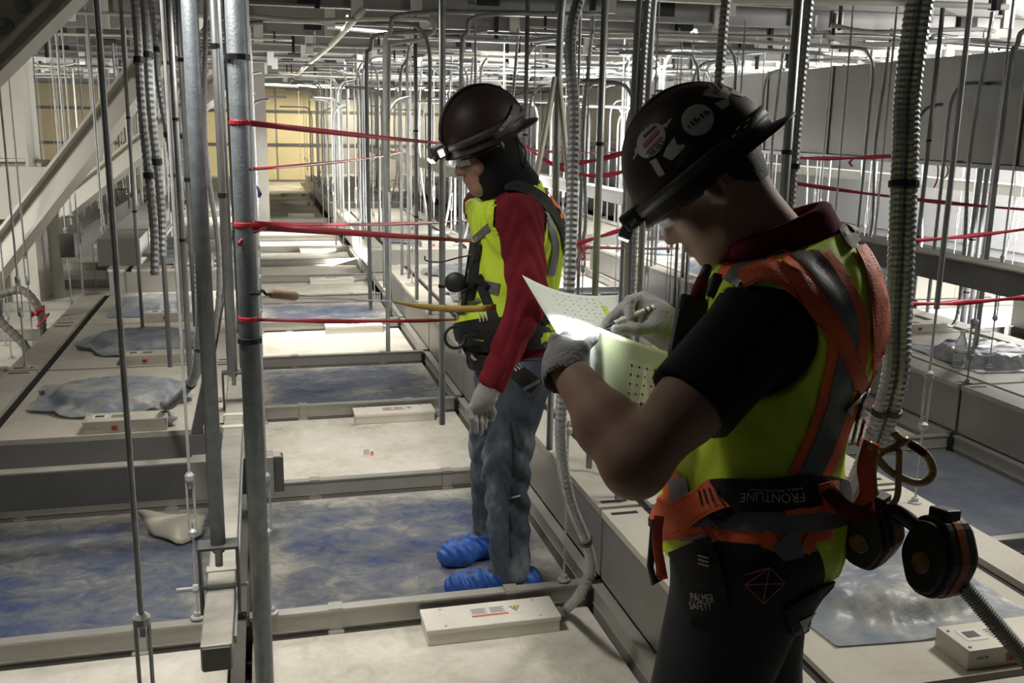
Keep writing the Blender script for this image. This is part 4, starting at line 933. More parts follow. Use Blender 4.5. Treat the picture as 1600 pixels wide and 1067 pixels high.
# trousers and legs
hipL, hipR = pel+l1*.085+A3(0, 0, -.02), pel-l1*.085+A3(0, 0, -.02)
knL, knR = A3(.735, 1.47, .50), A3(.95, 1.63, .49); anL, anR = A3(.77, 1.48, .10), A3(.985, 1.66, .10)
trou = uni([(ell(pel-Z_*.03, (.150, .18, .13), T1), 0), (cap(hipL, knL, .128, .092), .05), (cap(knL, anL, .092, .072), .03), (cap(hipR, knR, .126, .09), .03), (cap(knR, anR, .082, .066), .03)])
trou = inter(trou, half(A3(0, 0, .985), Z_))
tr_ = solid('trousers', trou, (.55, 1.2, .05), (1.2, 1.95, 1.02), .009, M['trou'], P1)
for nm, an in (('left', anL), ('right', anR)):
    toe = an+f1*.17; bt = uni([(cap(A3(an[0], an[1], .05)-f1*.04, A3(toe[0], toe[1], .042), .046, .040), 0), (cap(A3(an[0], an[1], .06), an, .052, .06), .03)])
    solid('shoe_cover', inter(bt, half(A3(0, 0, .002), -Z_), half(A3(0, 0, .13), Z_)), (toe-.12)*A3(1, 1, 0)+A3(-.1, -.1, -.02), (an+.15)*A3(1, 1, 0)+A3(.05, .1, .16), .009, M['cover'], P1)
# black tee shirt
sl_e = Ls+(Le-Ls)*.60; sdir = nrm(Le-Ls)
sleeve = inter(uni([(cap(Ls-l1*.03+Z_*-.005, sl_e+sdir*.05, .083, .076), 0)]), half(sl_e, sdir+.0*Z_))
sr_e = Rs+(Re-Rs)*.6; sleeveR = inter(cap(Rs, sr_e, .078, .075), half(sr_e, nrm(Re-Rs)))
tee = lambda P: smn(smn(np.maximum(torso1(P)-.006, np.maximum(np.maximum((P-A3(.97, 1.6, 1.38))@nrm((-.3, .1, 1)), .085-np.linalg.norm((P-nk-A3(-.03, .015, .02))*A3(1, 1, .6), axis=1)), .90-P[:, 2])), sleeve(P), .035), sleeveR(P), .03)
solid('shirt', tee, (.55, 1.2, .86), (1.25, 2.0, 1.45), .0065, M['tee'], P1)
# collar of a maroon garment
cc = nk+A3(-.03, .016, .030); cn = nrm(A3(-.42, .18, 1)); 
cu_, cv_ = nrm(np.cross(cn, l1)), l1
def collar(P):
    q = P-cc; z = q@cn; r = np.sqrt(((q@cu_)/1.14)**2+(q@cv_)**2)
    return np.sqrt(np.maximum(np.abs(r-.081+.10*z)-.004, 0)**2+np.maximum(np.abs(z)-.024, 0)**2)-.009
solid('collar', collar, cc-.16, cc+.16, .005, M['maroon'], P1)
# vest
shell = off(torso1, .022)
hem = lambda P: np.maximum(.862+.012*np.sin(P[:, 0]*21+P[:, 1]*13)-P[:, 2], 0*P[:, 0]-1)
neckh = cap(nk+A3(-.05, .02, -.02), nk+A3(-.05, .02, .3), .085, .12)
arm_o = cap(Ls-l1*.015+A3(-.01, 0, -.03), Ls+l1*.2+A3(-.03, 0, -.05), .088, .12); arm_oR = cap(Rs+l1*.015, Rs-l1*.2, .085, .11)
flare = uni([(ell(pel+A3(.0, 0, -.03), (.166, .200, .17), T1), 0)])
vest_f = cut(inter(lambda P: smn(shell(P), flare(P), .05)+.0025*np.sin(60*P[:, 2]+9*np.sin(22*P[:, 0])), lambda P: .838+.016*np.sin(P[:, 0]*17+1)-P[:, 2], lambda P: (P-A3(.97, 1.6, 1.405))@nrm((-.3, .1, 1))), neckh, arm_o, arm_oR, off(sleeve, .002))
vest = solid('vest', vest_f, (.55, 1.2, .78), (1.25, 1.95, 1.45), .0065, M['vest'], P1)
S1 = lambda P: np.minimum(np.minimum(vest_f(P), torso1(P)-.018), trou(P))
SV = vest_f
def st(pts, w, o, name, mat, par=vest, fn=SV, **k): return strip(fn, pts, w, o, name, M[mat], par, **k)
# reflective bands: over the left shoulder and down the back, orange bordered
st([(1147, 446), (1160, 425), (1187, 395), (1225, 378), (1262, 400), (1300, 450), (1323, 505), (1322, 560), (1312, 612), (1298, 662), (1278, 712), (1258, 752)], 62, .0025, 'orange_band', 'orange')
st([(1147, 446), (1160, 425), (1187, 395), (1225, 378), (1262, 400), (1300, 450), (1323, 505), (1322, 560), (1312, 612), (1298, 662), (1278, 712), (1258, 752)], 32, .0042, 'reflective_band', 'refl')
st([(1030, 812), (1090, 808), (1160, 815), (1240, 818), (1300, 808), (1340, 795)], 66, .0025, 'orange_band', 'orange')
st([(1030, 808), (1090, 803), (1160, 810), (1240, 813), (1300, 805), (1340, 790)], 40, .0042, 'reflective_band', 'refl')
st([(1222, 838), (1232, 852), (1236, 872)], 40, .0052, 'reflective_band', 'refl'); st([(1190, 835), (1206, 852), (1208, 868)], 26, .0048, 'orange_band', 'orange'); st([(1268, 835), (1262, 850), (1264, 862)], 18, .0048, 'orange_band', 'orange')
st([(1040, 745), (1052, 770), (1050, 810)], 44, .0046, 'orange_band', 'orange'); st([(1062, 748), (1066, 775), (1064, 800)], 28, .0058, 'reflective_band', 'refl')
st([(1300, 345), (1318, 352), (1326, 372), (1336, 384)], 20, .006, 'mic_strap', 'stickd')
# harness
Hs = empty('harness', tuple(chest)); Hs.parent = P1; Hs.location = Vector(chest)-P1.location
def hs(pts, w, o, name='webbing', mat='web', **k): return strip(S1, pts, w, o, name, M[mat], Hs, **k)
hs([(1160, 440, 26), (1186, 428, 28), (1220, 430, 32), (1256, 457, 34), (1292, 502, 34), (1322, 550, 27), (1346, 612, 25), (1360, 648, 25)], 33, .007, stitch=1)
hs([(1340, 388, 17), (1357, 420, 21), (1368, 457, 25), (1373, 530, 27), (1376, 590, 32), (1374, 634, 30)], 30, .008, stitch=1)
hs([(1334, 622), (1356, 645), (1374, 668), (1366, 700)], 52, .010, 'dorsal_pad', 'refl')
hs([(1362, 640), (1392, 640)], 34, .011, 'dorsal_pad', 'refl')
hs([(1362, 684), (1384, 682), (1404, 690)], 40, .020, stitch=1)
ribbon3([Dp(1362, 690, 1.66), Dp(1352, 730, 1.655), Dp(1356, 770, 1.655), Dp(1340, 800, 1.66)], .028, 'hanging_strap', M['web'], Hs)
ribbon3([Dp(1292, 764, 1.62), Dp(1316, 790, 1.61), Dp(1345, 803, 1.63), Dp(1366, 796, 1.66)], .026, 'label_flap', M['maroon'], Hs)
ribbon3([Dp(1030, 806, 1.60), Dp(1027, 850, 1.585), Dp(1036, 905, 1.585)], .016, 'hanging_strap', M['web'], Hs)
# belt
hs([(1108, 800), (1150, 775), (1215, 772), (1275, 766), (1310, 775), (1338, 790)], 48, .010, 'waist_pad', 'bweb')
hs([(1120, 778), (1158, 774), (1216, 772), (1272, 766)], 56, .013, 'waist_pad', 'bweb')
hs([(1032, 800), (1060, 812), (1096, 790), (1128, 770)], 46, .016, stitch=1)
hs([(1224, 800), (1258, 796), (1292, 790)], 9, .0145); hs([(1286, 752), (1287, 775), (1285, 798)], 24, .015, stitch=1)
for q in range(4): hs([(1103+q*8, 768-q*2), (1109+q*8, 792-q*3)], 2.2, .020, 'bar_tack', 'ink', m=2)
for q in range(3): hs([(1104+q*9, 822-q), (1110+q*9, 838-q)], 2.2, .012, 'bar_tack', 'pink_', m=2)
for q in range(3): hs([(1098, 866+q*6), (1113, 870+q*6)], 2.4, .012, 'bar_tack', 'stick', m=2)
letter(S1, 'FRONTLINE', (1203, 776), np.array((-88., 2.)), np.array((0., 17.)), .0185, M['stick'], Hs)
letter(S1, 'FALL PROTECTION', (1206, 763), np.array((-70., 1.5)), np.array((0., 4.)), .0185, M['stick'], Hs)
pk = patch(S1, [(1165, 893), (1188, 875), (1222, 905), (1195, 935)], .010, 'stitched_square', M['trou'], Hs)
for a, b in (((1165, 893), (1200, 883)), ((1200, 883), (1222, 905)), ((1222, 905), (1190, 936)), ((1190, 936), (1165, 908)), ((1165, 908), (1200, 883)), ((1165, 908), (1222, 905)), ((1200, 883), (1190, 936))):
    hs([a, b], 1.8, .013, 'stitch_line', 'pink_', m=2)
hip = hs([(1080, 850), (1100, 900), (1108, 960)], 66, .007, 'hip_pad', 'bweb')
letter(S1, 'PALMER', (1102, 931), np.array((34., 1.)), np.array((-2., -13.)), .0105, M['stick'], Hs); letter(S1, 'SAFETY', (1099, 944), np.array((32., 1.)), np.array((-2., -11.)), .0105, M['stick'], Hs)
hs([(1068, 842), (1085, 842), (1105, 836)], 6, .008, 'reflective_tab', 'refl', m=3)
# pockets and tissue at the trouser back pocket
patch(S1, [(1222, 950), (1262, 925), (1300, 905), (1312, 950), (1285, 985), (1235, 990)], .006, 'pocket', M['trou'], P1, sol=.004)
patch(S1, [(1243, 965), (1270, 952), (1268, 968), (1250, 985)], .010, 'cloth_tip', M['stick'], P1)
cb = MB(); cb.tube([Dp(x, y, 1.63) for x, y in ((1022, 812), (1019, 850), (1016, 885), (1022, 912), (1030, 905), (1030, 860), (1030, 815))], .006, 8); cb.build('snap_hook', M['srl'], Hs, smooth=True)
# dorsal D ring: oval loop hanging out from the lower back
Rg = [(1356, 692), (1362, 702), (1386, 732), (1420, 752), (1445, 753), (1457, 738), (1452, 718), (1436, 700), (1414, 690), (1402, 682), (1396, 676)]
D_ = [1.66+.0006*(x-1356) for x, y in Rg]
b = MB(); b.tube(spline([Dp(x, y, d) for (x, y), d in zip(Rg, D_)], 5), .0074, 10); dr = b.build('dorsal_ring', M['brass'], Hs, smooth=True)
b = MB(); b.tube(spline([Dp(1376, 706, 1.672), Dp(1395, 700, 1.683), Dp(1418, 686, 1.69)], 5), .007, 10); b.build('ring_bar', M['brass'], dr, smooth=True)
b = MB(); b.tube(spline([Dp(1416, 690, 1.695), Dp(1430, 698, 1.703), Dp(1444, 708, 1.71)], 4), .0075, 10); b.build('wear_sleeve', M['maroon'], dr, smooth=True)
# gloves
Kl = [Dp(x, y, d) for x, y, d in ((868, 532, 1.735), (884, 528, 1.765), (898, 530, 1.79), (908, 540, 1.81))]
fl = [[k, k+(Dp(945, 548, 1.83)-Dp(895, 530, 1.77))*.55+A3(0, 0, -.012), k+(Dp(955, 570, 1.83)-Dp(895, 530, 1.77))*.9+A3(0, 0, -.02)] for k in Kl]
th = [Dp(890, 560, 1.71), Dp(908, 545, 1.72), Dp(926, 531, 1.76)]
gl = hand([(cap(Lw+(Lw-Kl[1])*.25, Lw, .043, .042), .02)], Lw, Kl, None, fl, th, .0105)
gl = cut(gl, cap(Lw+(Lw-Kl[1])*.6, Lw+(Lw-Kl[1])*.12, .037, .034))
lo, hi = bbox([Lw, *Kl, *[c_[-1] for c_ in fl], *th], .06); solid('glove', gl, lo, hi, .0035, M['glove'], P1)
Kr = [Dp(x, y, d) for x, y, d in ((996, 468, 1.93), (1006, 464, 1.955), (1020, 470, 1.975), (1032, 478, 1.99))]
fr = [[Kr[0], Dp(974, 480, 1.915), Dp(948, 504, 1.905)], [Kr[1], Dp(984, 470, 1.91), Dp(983, 500, 1.895)], [Kr[2], Dp(992, 480, 1.93), Dp(992, 505, 1.93)], [Kr[3], Dp(1005, 490, 1.96), Dp(1000, 512, 1.96)]]
thr = [Dp(1030, 514, 1.90), Dp(995, 515, 1.885), Dp(962, 514, 1.885)]
gr = hand([(cap(Rh, Dp(1052, 520, 1.93), .040, .042), .02)], Rh, Kr, None, fr, thr, .0112)
lo, hi = bbox([Rh, *Kr, *[c_[-1] for c_ in fr], *thr, Dp(1052, 520, 1.93)], .06); solid('glove', gr, lo, hi, .0032, M['glove'], P1)
# safety glasses
g_ = empty('safety_glasses', tuple(H1)); g_.parent = P1; g_.location = Vector(H1)-P1.location
for s_ in (1, -1):
    b = MB(); b.tube(spline([L1(-.02, s_*.083, .004), L1(.03, s_*.081, .006), L1(.085, s_*.069, .006), L1(.103, s_*.05, .008)], 5), .0028, 8); b.build('temple', M['srl'], g_, smooth=True)
    rows = [[L1(.108-.030*(abs(u)/.066)**2+.004*math.cos(v*2), s_*(.006+u), .006+v*.019) for u in np.linspace(.002, .062, 8)] for v in np.linspace(-1, 1, 6)]
    b = MB(); b.grid(rows); b.build('lens', M['glass'], g_, smooth=True, sol=.002)
# hard hat with stickers and lamp
h1, hs1, HL, HR = helmet(H1+hu*.026-hf*.002, F1, P1, 1.0)
def hp(poly, o=.0018, mat='stick', name='sticker', **k): return patch(hs1, poly, o, name, M[mat], h1, sol=.0003, **k)
hp(circ(1090, 188, 26, 24, -.6)); hp(circ(1018, 220, 20, 29, .5)); 
hp([(1006, 190), (1036, 158), (1046, 165), (1042, 176), (1050, 186), (1042, 200), (1026, 196), (1010, 198)], .0014); hp([(990, 200), (1002, 200), (1000, 236), (990, 250)], .0014, 'stickp')
hp([(1042, 230), (1054, 214), (1058, 226), (1068, 228), (1062, 240), (1050, 251), (1036, 244)], .0014); hp([(1016, 252), (1026, 247), (1040, 272), (1030, 276)], .0022)
hp([(1098, 150), (1112, 126), (1146, 137), (1136, 156)], .0020); hp([(1116, 162), (1138, 154), (1140, 164), (1128, 172)], .0014); hp([(1046, 152), (1092, 136), (1094, 144), (1072, 168)], .0012, 'helmb'); hp([(1144, 140), (1166, 150), (1160, 152), (1142, 147)], .0014)
hp([(1066, 236), (1074, 222), (1086, 224), (1078, 238), (1060, 262), (1056, 256)], .0014, 'helmb'); hp([(1063, 230), (1068, 224), (1071, 229), (1066, 236)], .003)
def worn_print(c, u, v, n, o, mat):                                    # print too worn to read: a row of broken strokes
    b = MB(); u, v = np.array(u, float), np.array(v, float)
    for i in range(n):
        a = np.array(c)+u*((i+.1)/n-.5); w = u*(.45+.3*((i*7) % 3)/2)/n; k = (-.5, .5) if i % 3 else (-.5, .15)
        b.add(trace(hs1, [a+v*k[0]+u*.02, a+w+v*k[0]+u*.02, a+w+v*k[1], a+v*k[1]], o), [(0, 1, 2, 3)])
        if i % 2: b.add(trace(hs1, [a+w*.8-v*.1, a+w*1.5-v*.1, a+w*1.5+v*.12, a+w*.8+v*.12], o), [(0, 1, 2, 3)])
    tag(b.build('worn_print', M[mat], h1), kind='stuff')
worn_print((1092, 186), (36, -26), (-5, -7), 7, .0032, 'ink'); worn_print((1027, 233), (24, -23), (-4, -4.5), 8, .0032, 'navy')
hp([(1005, 226), (1028, 202), (1031, 207), (1008, 232)], .003, 'pink_', 'printed_bar', sub=4); hp([(1006, 213), (1024, 196), (1026, 199), (1008, 216)], .003, 'helmb', 'printed_bar', sub=4); hp([(1010, 238), (1034, 213), (1036, 216), (1012, 241)], .003, 'pink_', 'printed_bar', sub=4)
worn_print((1120, 140), (12, -16), (-10, -8), 4, .0040, 'ink')
lamp_band(HL, HR, h1, .006, .020, -.004)
mtx = Matrix.Translation(Vector(HL(.150, 0, .012))) @ Matrix(((hf[0], hl[0], hu[0]), (hf[1], hl[1], hu[1]), (hf[2], hl[2], hu[2]))).to_4x4()
hd = MB(); hd.box(-.022, .016, -.032, .032, -.016, .020, mtx); lampo = hd.build('headlamp', M['srl'], h1, bev=.006)
mt2 = mtx @ Matrix.Translation((.022, 0, -.012)) @ Matrix.Rotation(.55, 4, 'Y')
hd = MB(); hd.box(-.012, .010, -.030, .030, -.012, .012, mt2); hd.build('lamp_head', M['srl'], lampo, bev=.005)
hd = MB(); hd.box(.0102, .0125, -.026, .026, -.009, .009, mt2); hd.build('lens', M['lens'], lampo)
bt = MB(); mt3 = Matrix.Translation(Vector(HL(.085, .108, .004))) @ Matrix(((hf[0], hl[0], hu[0]), (hf[1], hl[1], hu[1]), (hf[2], hl[2], hu[2]))).to_4x4()
letters3('AMP', HL(.147, .0335, .008), -hf*.016, hu*.010, M['stick'], lampo)
for q in range(5):
    b = MB(); a_ = 2.1+q*.10; k = .996; b.box(-.004, .004, -.001, .001, -.0015, .0015, Matrix.Translation(Vector(HL((HR[0]+.007)*math.cos(a_)-.012, (HR[1]+.007)*math.sin(a_), .022+.006*(q % 2)))) @ Matrix(((hf[0], hl[0], hu[0]), (hf[1], hl[1], hu[1]), (hf[2], hl[2], hu[2]))).to_4x4()); b.build('strap_mark', M['yink'] if q != 2 else M['stick'], h1)
# lamp beam on the papers
sp = bpy.data.lights.new('headlamp_beam', 'SPOT'); sp.energy = 15; sp.spot_size = .95; sp.spot_blend = .9; sp.shadow_soft_size = .012; sp.color = (.93, .97, 1)
so = bpy.data.objects.new('headlamp_beam', sp); COL.objects.link(so); lp_ = (mt2 @ Vector((.03, 0, -.003))); so.location = lp_
so.rotation_euler = (Vector(Dp(925, 502, 1.83))-lp_).to_track_quat('-Z', 'Y').to_euler()
# radio and speaker microphone on the chest
rd = empty('two_way_radio', tuple(Dp(1075, 540, 1.72))); tag(rd, 'black two way radio with a red banded antenna on the near chest', 'radio')
b = MB(); b.bar(Dp(1066, 560, 1.71), Dp(1082, 466, 1.75), .050, .036, FW); b.build('body', M['bweb'], rd, bev=.007)
b = MB(); b.bar(Dp(1062, 552, 1.685), Dp(1075, 485, 1.712), .034, .006, FW); b.build('front_plate', M['srl'], rd, bev=.003)
b = MB(); b.tube([Dp(1089, 470, 1.745), Dp(1093, 452, 1.75), Dp(1099, 434, 1.755)], [.0145, .0135, .0105], 12); b.build('antenna_band', M['maroon'], rd, smooth=True)
b = MB(); b.tube([Dp(1098, 437, 1.754), Dp(1103, 424, 1.757), Dp(1106, 416, 1.76), Dp(1107, 413, 1.76)], [.0103, .0098, .0085, .004], 12); b.build('antenna', M['srl'], rd, smooth=True)
mc = MB(); mc.bar(Dp(1120, 464, 1.70), Dp(1127, 432, 1.712), .036, .03, FW); tag(mc.build('speaker_microphone', M['bweb'], None, bev=.006), 'small black speaker microphone clipped below the near chin', 'microphone')
# papers, board and pen in his hands
def sheet(name, c4, bend, label, n=14, mat='paper'):
    tl, tr, br_, bl = [np.array(p, float) for p in c4]; nn = nrm(np.cross(tr-tl, bl-tl)); rows = []
    fn = lambda u, v: (tl*(1-u)*(1-v)+tr*u*(1-v)+br_*u*v+bl*(1-u)*v)+nn*bend(u, v)
    for j in range(n+1): rows.append([fn(i/n, j/n) for i in range(n+1)])
    b = MB(); b.grid(rows); o = empty(name, tuple(tl)); tag(o, label, 'paper'); b.build('sheet', M[mat], o, smooth=True, sol=.0008); sgn = -1 if nn@FW > 0 else 1
    return o, (lambda u, v, d=.0012: fn(u, v)+nn*d*sgn)
def mark(fn, u0, u1, v0, v1, b):
    n = 3; b.grid([[fn(u0+(u1-u0)*i/n, v0+(v1-v0)*j) for i in range(n+1)] for j in (0, 1)])
A_, fa = sheet('plan_sheet', (Dp(816, 430, 1.96), Dp(962, 462, 2.02), Dp(985, 530, 1.92), Dp(874, 528, 1.79)), lambda u, v: .018*math.sin(PI*u)*(1-v), 'pale plan sheet lit brightly by the headlamp, upper one')
b = MB()
for r_ in range(7):
    for c_ in range(9):
        if (r_*5+c_*3) % 4: mark(fa, .28+c_*.065, .28+c_*.065+.02, .10+r_*.085+.01*c_*0, .10+r_*.085+.012, b)
b.build('printed_marks', M['bweb'], A_); A_.children[-1]['kind'] = 'stuff'
b = MB(); mark(fa, .80, .86, .25, .75, b); b.build('highlighter_line', M['lime'], A_)
B_, fb = sheet('plan_sheet', (Dp(936, 512, 1.79), Dp(1062, 556, 1.78), Dp(1030, 642, 1.70), Dp(945, 637, 1.69)), lambda u, v: .008*math.sin(PI*u*1.2)*(.4+v), 'folded plan sheet with yellow green highlighted grid, lower one', mat='paperb')
b = MB(); mark(fb, .42, .99, .28, .92, b)
tag(b.build('highlighted_area', pmat('pale_highlight', (.62, .68, .30), (.70, .73, .48), 9, .7, lo=.3, hi=.7), B_), None)
b = MB(); mark(lambda u, v: fb(u, v, .0016), .72, .99, .26, .5, b); b.build('highlighted_area', M['lime'], B_)
b = MB()
for c_ in range(6): mark(lambda u, v: fb(u, v, .0018), .43+c_*.105, .436+c_*.105, .34, .88, b)
for r_ in range(5): mark(lambda u, v: fb(u, v, .0018), .40, .98, .36+r_*.13, .364+r_*.13, b)
b.build('grid_lines', M['lime'], B_)
b = MB()
for c_ in range(6):
    for r_ in range(5): mark(lambda u, v: fb(u, v, .0022), .424+c_*.105, .446+c_*.105, .345+r_*.13, .375+r_*.13, b)
for q in range(9): mark(lambda u, v: fb(u, v, .0022), .40+q*.02, .41+q*.02, .90, .93+.02*(q % 3), b)
mark(lambda u, v: fb(u, v, .0022), .64, .78, .90, .99, b); mark(lambda u, v: fb(u, v, .0022), .40, .95, .885, .89, b)
b.build('printed_marks', M['bweb'], B_); B_.children[-1]['kind'] = 'stuff'
C_, fc = sheet('plan_sheet', (Dp(905, 545, 1.775), Dp(937, 511, 1.795), Dp(946, 600, 1.73), Dp(932, 600, 1.73)), lambda u, v: 0, 'small folded white corner of the plans beside the gloved thumb')
cb_ = MB(); P4 = [Dp(900, 532, 1.80), Dp(1050, 580, 1.86), Dp(1018, 652, 1.72), Dp(950, 634, 1.72)]
nn = nrm(np.cross(P4[1]-P4[0], P4[3]-P4[0])); nn = nn if nn@FW > 0 else -nn
P4 = [p+nn*.012 for p in P4]; cb_.add(P4+[p+nn*.008 for p in P4], [(0, 1, 2, 3), (7, 6, 5, 4), (0, 4, 5, 1), (1, 5, 6, 2), (2, 6, 7, 3), (3, 7, 4, 0)])
cbo = empty('clipboard', tuple(P4[0])); tag(cbo, 'dark brown clipboard under the plan sheets in the near hands', 'clipboard'); cb_.build('board', pmat('brown_board', (.075, .035, .022), (.05, .025, .017), 8, .4), cbo, bev=.002)
b = MB(); b.tube(spline([Dp(948, 634, 1.70), Dp(965, 648, 1.69), Dp(995, 652, 1.69), Dp(1012, 648, 1.70)], 5), .0045, 8); b.build('edge_roll', M['redink'], cbo, smooth=True)
pe = empty('marker_pen', tuple(Dp(985, 495, 1.89))); tag(pe, 'white marker pen held between the gloved fingers of the right hand', 'pen')
MB().tube([Dp(1022, 479, 1.905), Dp(960, 505, 1.89)], .0050, 10).build('barrel', M['boxw'], pe, smooth=True); MB().tube([Dp(960, 505, 1.89), Dp(944, 512, 1.886)], [.0046, .0018], 10).build('tip', M['srl'], pe)
for q in (.08, .2): 
    c0, c1 = Dp(1022, 479, 1.905), Dp(960, 505, 1.89); MB().tube([c0+(c1-c0)*q, c0+(c1-c0)*(q+.04)], .0053, 10).build('ring', M['srl'], pe)
# self retracting lanyards hanging at the back
def reel(x, y, D, ax, up_, s, label, R_=.051, T=.078):
    o = empty('retractable_lanyard', tuple(Dp(x, y, D))); tag(o, label, 'lanyard reel')
    ax = nrm(ax); up_ = nrm(np.array(up_)-ax*(np.array(up_)@ax)); sd = np.cross(up_, ax)
    Mx = Matrix.Translation(Vector(Dp(x, y, D))) @ Matrix(((sd[0], up_[0], ax[0]), (sd[1], up_[1], ax[1]), (sd[2], up_[2], ax[2]))).to_4x4()
    pf = [(R_*1.0*s*math.cos(a)*(.92+.03*math.cos(6*a)), R_*1.32*s*math.sin(a)*(.97+.02*math.cos(6*a))) for a in np.linspace(0, 2*PI, 36, endpoint=False)]
    pf2 = [(u*.86, v*.88) for u, v in pf]
    b = MB(); b.prism(pf2, -T/2*s, T/2*s, Mx); b.prism(pf, -T*.36*s, -T*.12*s, Mx); b.prism(pf, T*.12*s, T*.36*s, Mx); b.build('housing', M['srl'], o, bev=.004)
    b = MB(); b.prism([(u*1.015, v*1.015) for u, v in pf2], -T*.17*s, T*.17*s, Mx)
    b2 = MB(); b2.prism([(u*1.02, v*1.02) for u, v in pf], -T*.115*s, T*.115*s, Mx); b2.build('orange_band', M['srlo'], o)
    for sg in (-1, 1):
        b = MB(); b.lathe([(R_*.33*s, 0), (R_*.35*s, .001), (R_*.35*s, .003), (R_*.29*s, .004)], 24, Mx @ Matrix.Translation((0, -.008*s, sg*T/2*s-(.0035 if sg < 0 else .0005)))); b.build('round_label', pmat('amber_label', (.30, .16, .05), (.10, .05, .02), 40, .5) if sg < 0 and 'amber_label' not in bpy.data.materials else bpy.data.materials['amber_label'], o)
    b = MB(); b.box(-.018*s, .018*s, R_*1.1*s, R_*1.5*s, -.016*s, .016*s, Mx); b.build('swivel', M['srl'], o, bev=.003)
    return o, Mx
ra, ma = reel(1362, 830, 1.72, (-.82, -.42, -.1), (.25, 0, 1), 1.0, 'round black and orange retractable lanyard reel close to the hip')
rb, mb_ = reel(1468, 868, 1.66, (-.95, -.2, .12), (-.42, 0, 1), 1.08, 'black and orange retractable lanyard reel hanging furthest right')
b = MB(); q0, q1 = Dp(1505, 915, 1.655), Dp(1650, 1085, 1.60); m_ = 90
b.tube([q0+(q1-q0)*i/m_ for i in range(m_+1)], [.0155 if i % 2 else .0125 for i in range(m_+1)], 12); b.build('pleated_sleeve', M['stick'], rb)
b = MB(); b.tube(spline([Dp(1362, 768, 1.70), Dp(1372, 790, 1.69), Dp(1400, 800, 1.68), Dp(1430, 820, 1.67), Dp(1448, 838, 1.665)], 5), [.012]*5+[.014]*16, 8); b.build('swivel_arm', M['srl'], rb, smooth=True)
b = MB(); b.tube(spline([Dp(1405, 700, 1.675), Dp(1404, 740, 1.675), Dp(1402, 775, 1.68), Dp(1390, 790, 1.68), Dp(1372, 785, 1.69), Dp(1366, 760, 1.69), Dp(1366, 725, 1.69), Dp(1380, 705, 1.685)], 5), .0058, 8); b.build('carabiner', M['brass'], rb, smooth=True)
b = MB(); b.tube(spline([Dp(1400, 805, 1.70), Dp(1420, 808, 1.69), Dp(1440, 830, 1.68)], 5), .005, 8); b.build('swivel_arm', M['srl'], ra, smooth=True)
# ------------------------------------------------------------------ far worker
f2 = nrm((-1, -.10, 0)); T2 = torso_frame(f2); l2 = T2[1]
P2 = empty('person', (.80, 3.25, 0)); tag(P2, 'worker in red long sleeves, lime vest and jeans standing on the blue aisle panel', 'person')
H2 = Dp(757, 232, 3.14); F2 = frame((-1, -.12), .42); hf, hl, hu = F2; L2 = lambda x, y, z: H2+hf*x+hl*y+hu*z
ch2 = Dp(812, 372, 3.26); md2 = Dp(800, 445, 3.30); ws2 = Dp(798, 508, 3.33); pl2 = Dp(800, 565, 3.36); nk2 = Dp(808, 300, 3.22)
Ls2 = Dp(812, 338, 3.07); Rs2 = Ls2-l2*.36
Le2 = Dp(826, 470, 3.03); Lw2 = Dp(765, 606, 3.02); Re2 = Dp(812, 465, 3.50); Rw2 = Dp(806, 548, 3.50)
torso2 = uni([(ell(pl2, (.120, .160, .12), T2), 0), (ell(ws2, (.118, .152, .14), T2), .08), (ell(md2, (.128, .160, .14), T2), .08), (ell(ch2, (.125, .170, .15), T2), .08), (cap(Ls2-l2*.03, Rs2+l2*.03, .064, .064), .07), (cap(nk2, H2-hu*.05-hf*.03, .064, .058), .05)])
arms2 = [uni([(cap(Ls2, Le2, .060, .050), 0), (cap(Le2, Lw2, .048, .030), .03)]), uni([(cap(Rs2, Re2, .060, .050), 0), (cap(Re2, Rw2, .048, .030), .03)])]
head2 = head_prims(H2, F2)
solid('body', lambda P: smn(smn(smn(off(torso2, -.02)(P), head2(P), .02), off(arms2[0], -.014)(P), .03), off(arms2[1], -.014)(P), .03), (.4, 2.68, .62), (1.15, 3.8, 1.72), .0075, M['skin2'], P2)
hood = uni([(ell(L2(-.010, 0, .005), (.102, .083, .114), np.array(F2)), 0), (cap(L2(-.02, 0, -.06), nk2, .078, .085), .06), (cap(L2(.02, 0, -.11), nk2+f2*.03, .062, .08), .05)])
face = ell(L2(.100, 0, -.03), (.062, .062, .085), np.array(F2))
solid('balaclava', inter(cut(hood, face), half(nk2-A3(0, 0, .03), -Z_)), H2-.30, H2+.17, .006, M['tee'], P2)
# long sleeved shirt
sh2 = lambda P: smn(np.maximum(off(torso2, .004)(P), np.maximum((P-nk2)@Z_-.02, pl2[2]-P[:, 2])), np.minimum(np.maximum(off(arms2[0], .012)(P)+.003*np.sin(P[:, 2]*70+8*np.sin(P[:, 0]*30)), half(Lw2, nrm(Lw2-Le2))(P)), np.maximum(off(arms2[1], .010)(P), half(Rw2, nrm(Rw2-Re2))(P))), .03)
solid('shirt', sh2, (.4, 2.68, .64), (1.2, 3.8, 1.5), .0075, M['shirt'], P2)
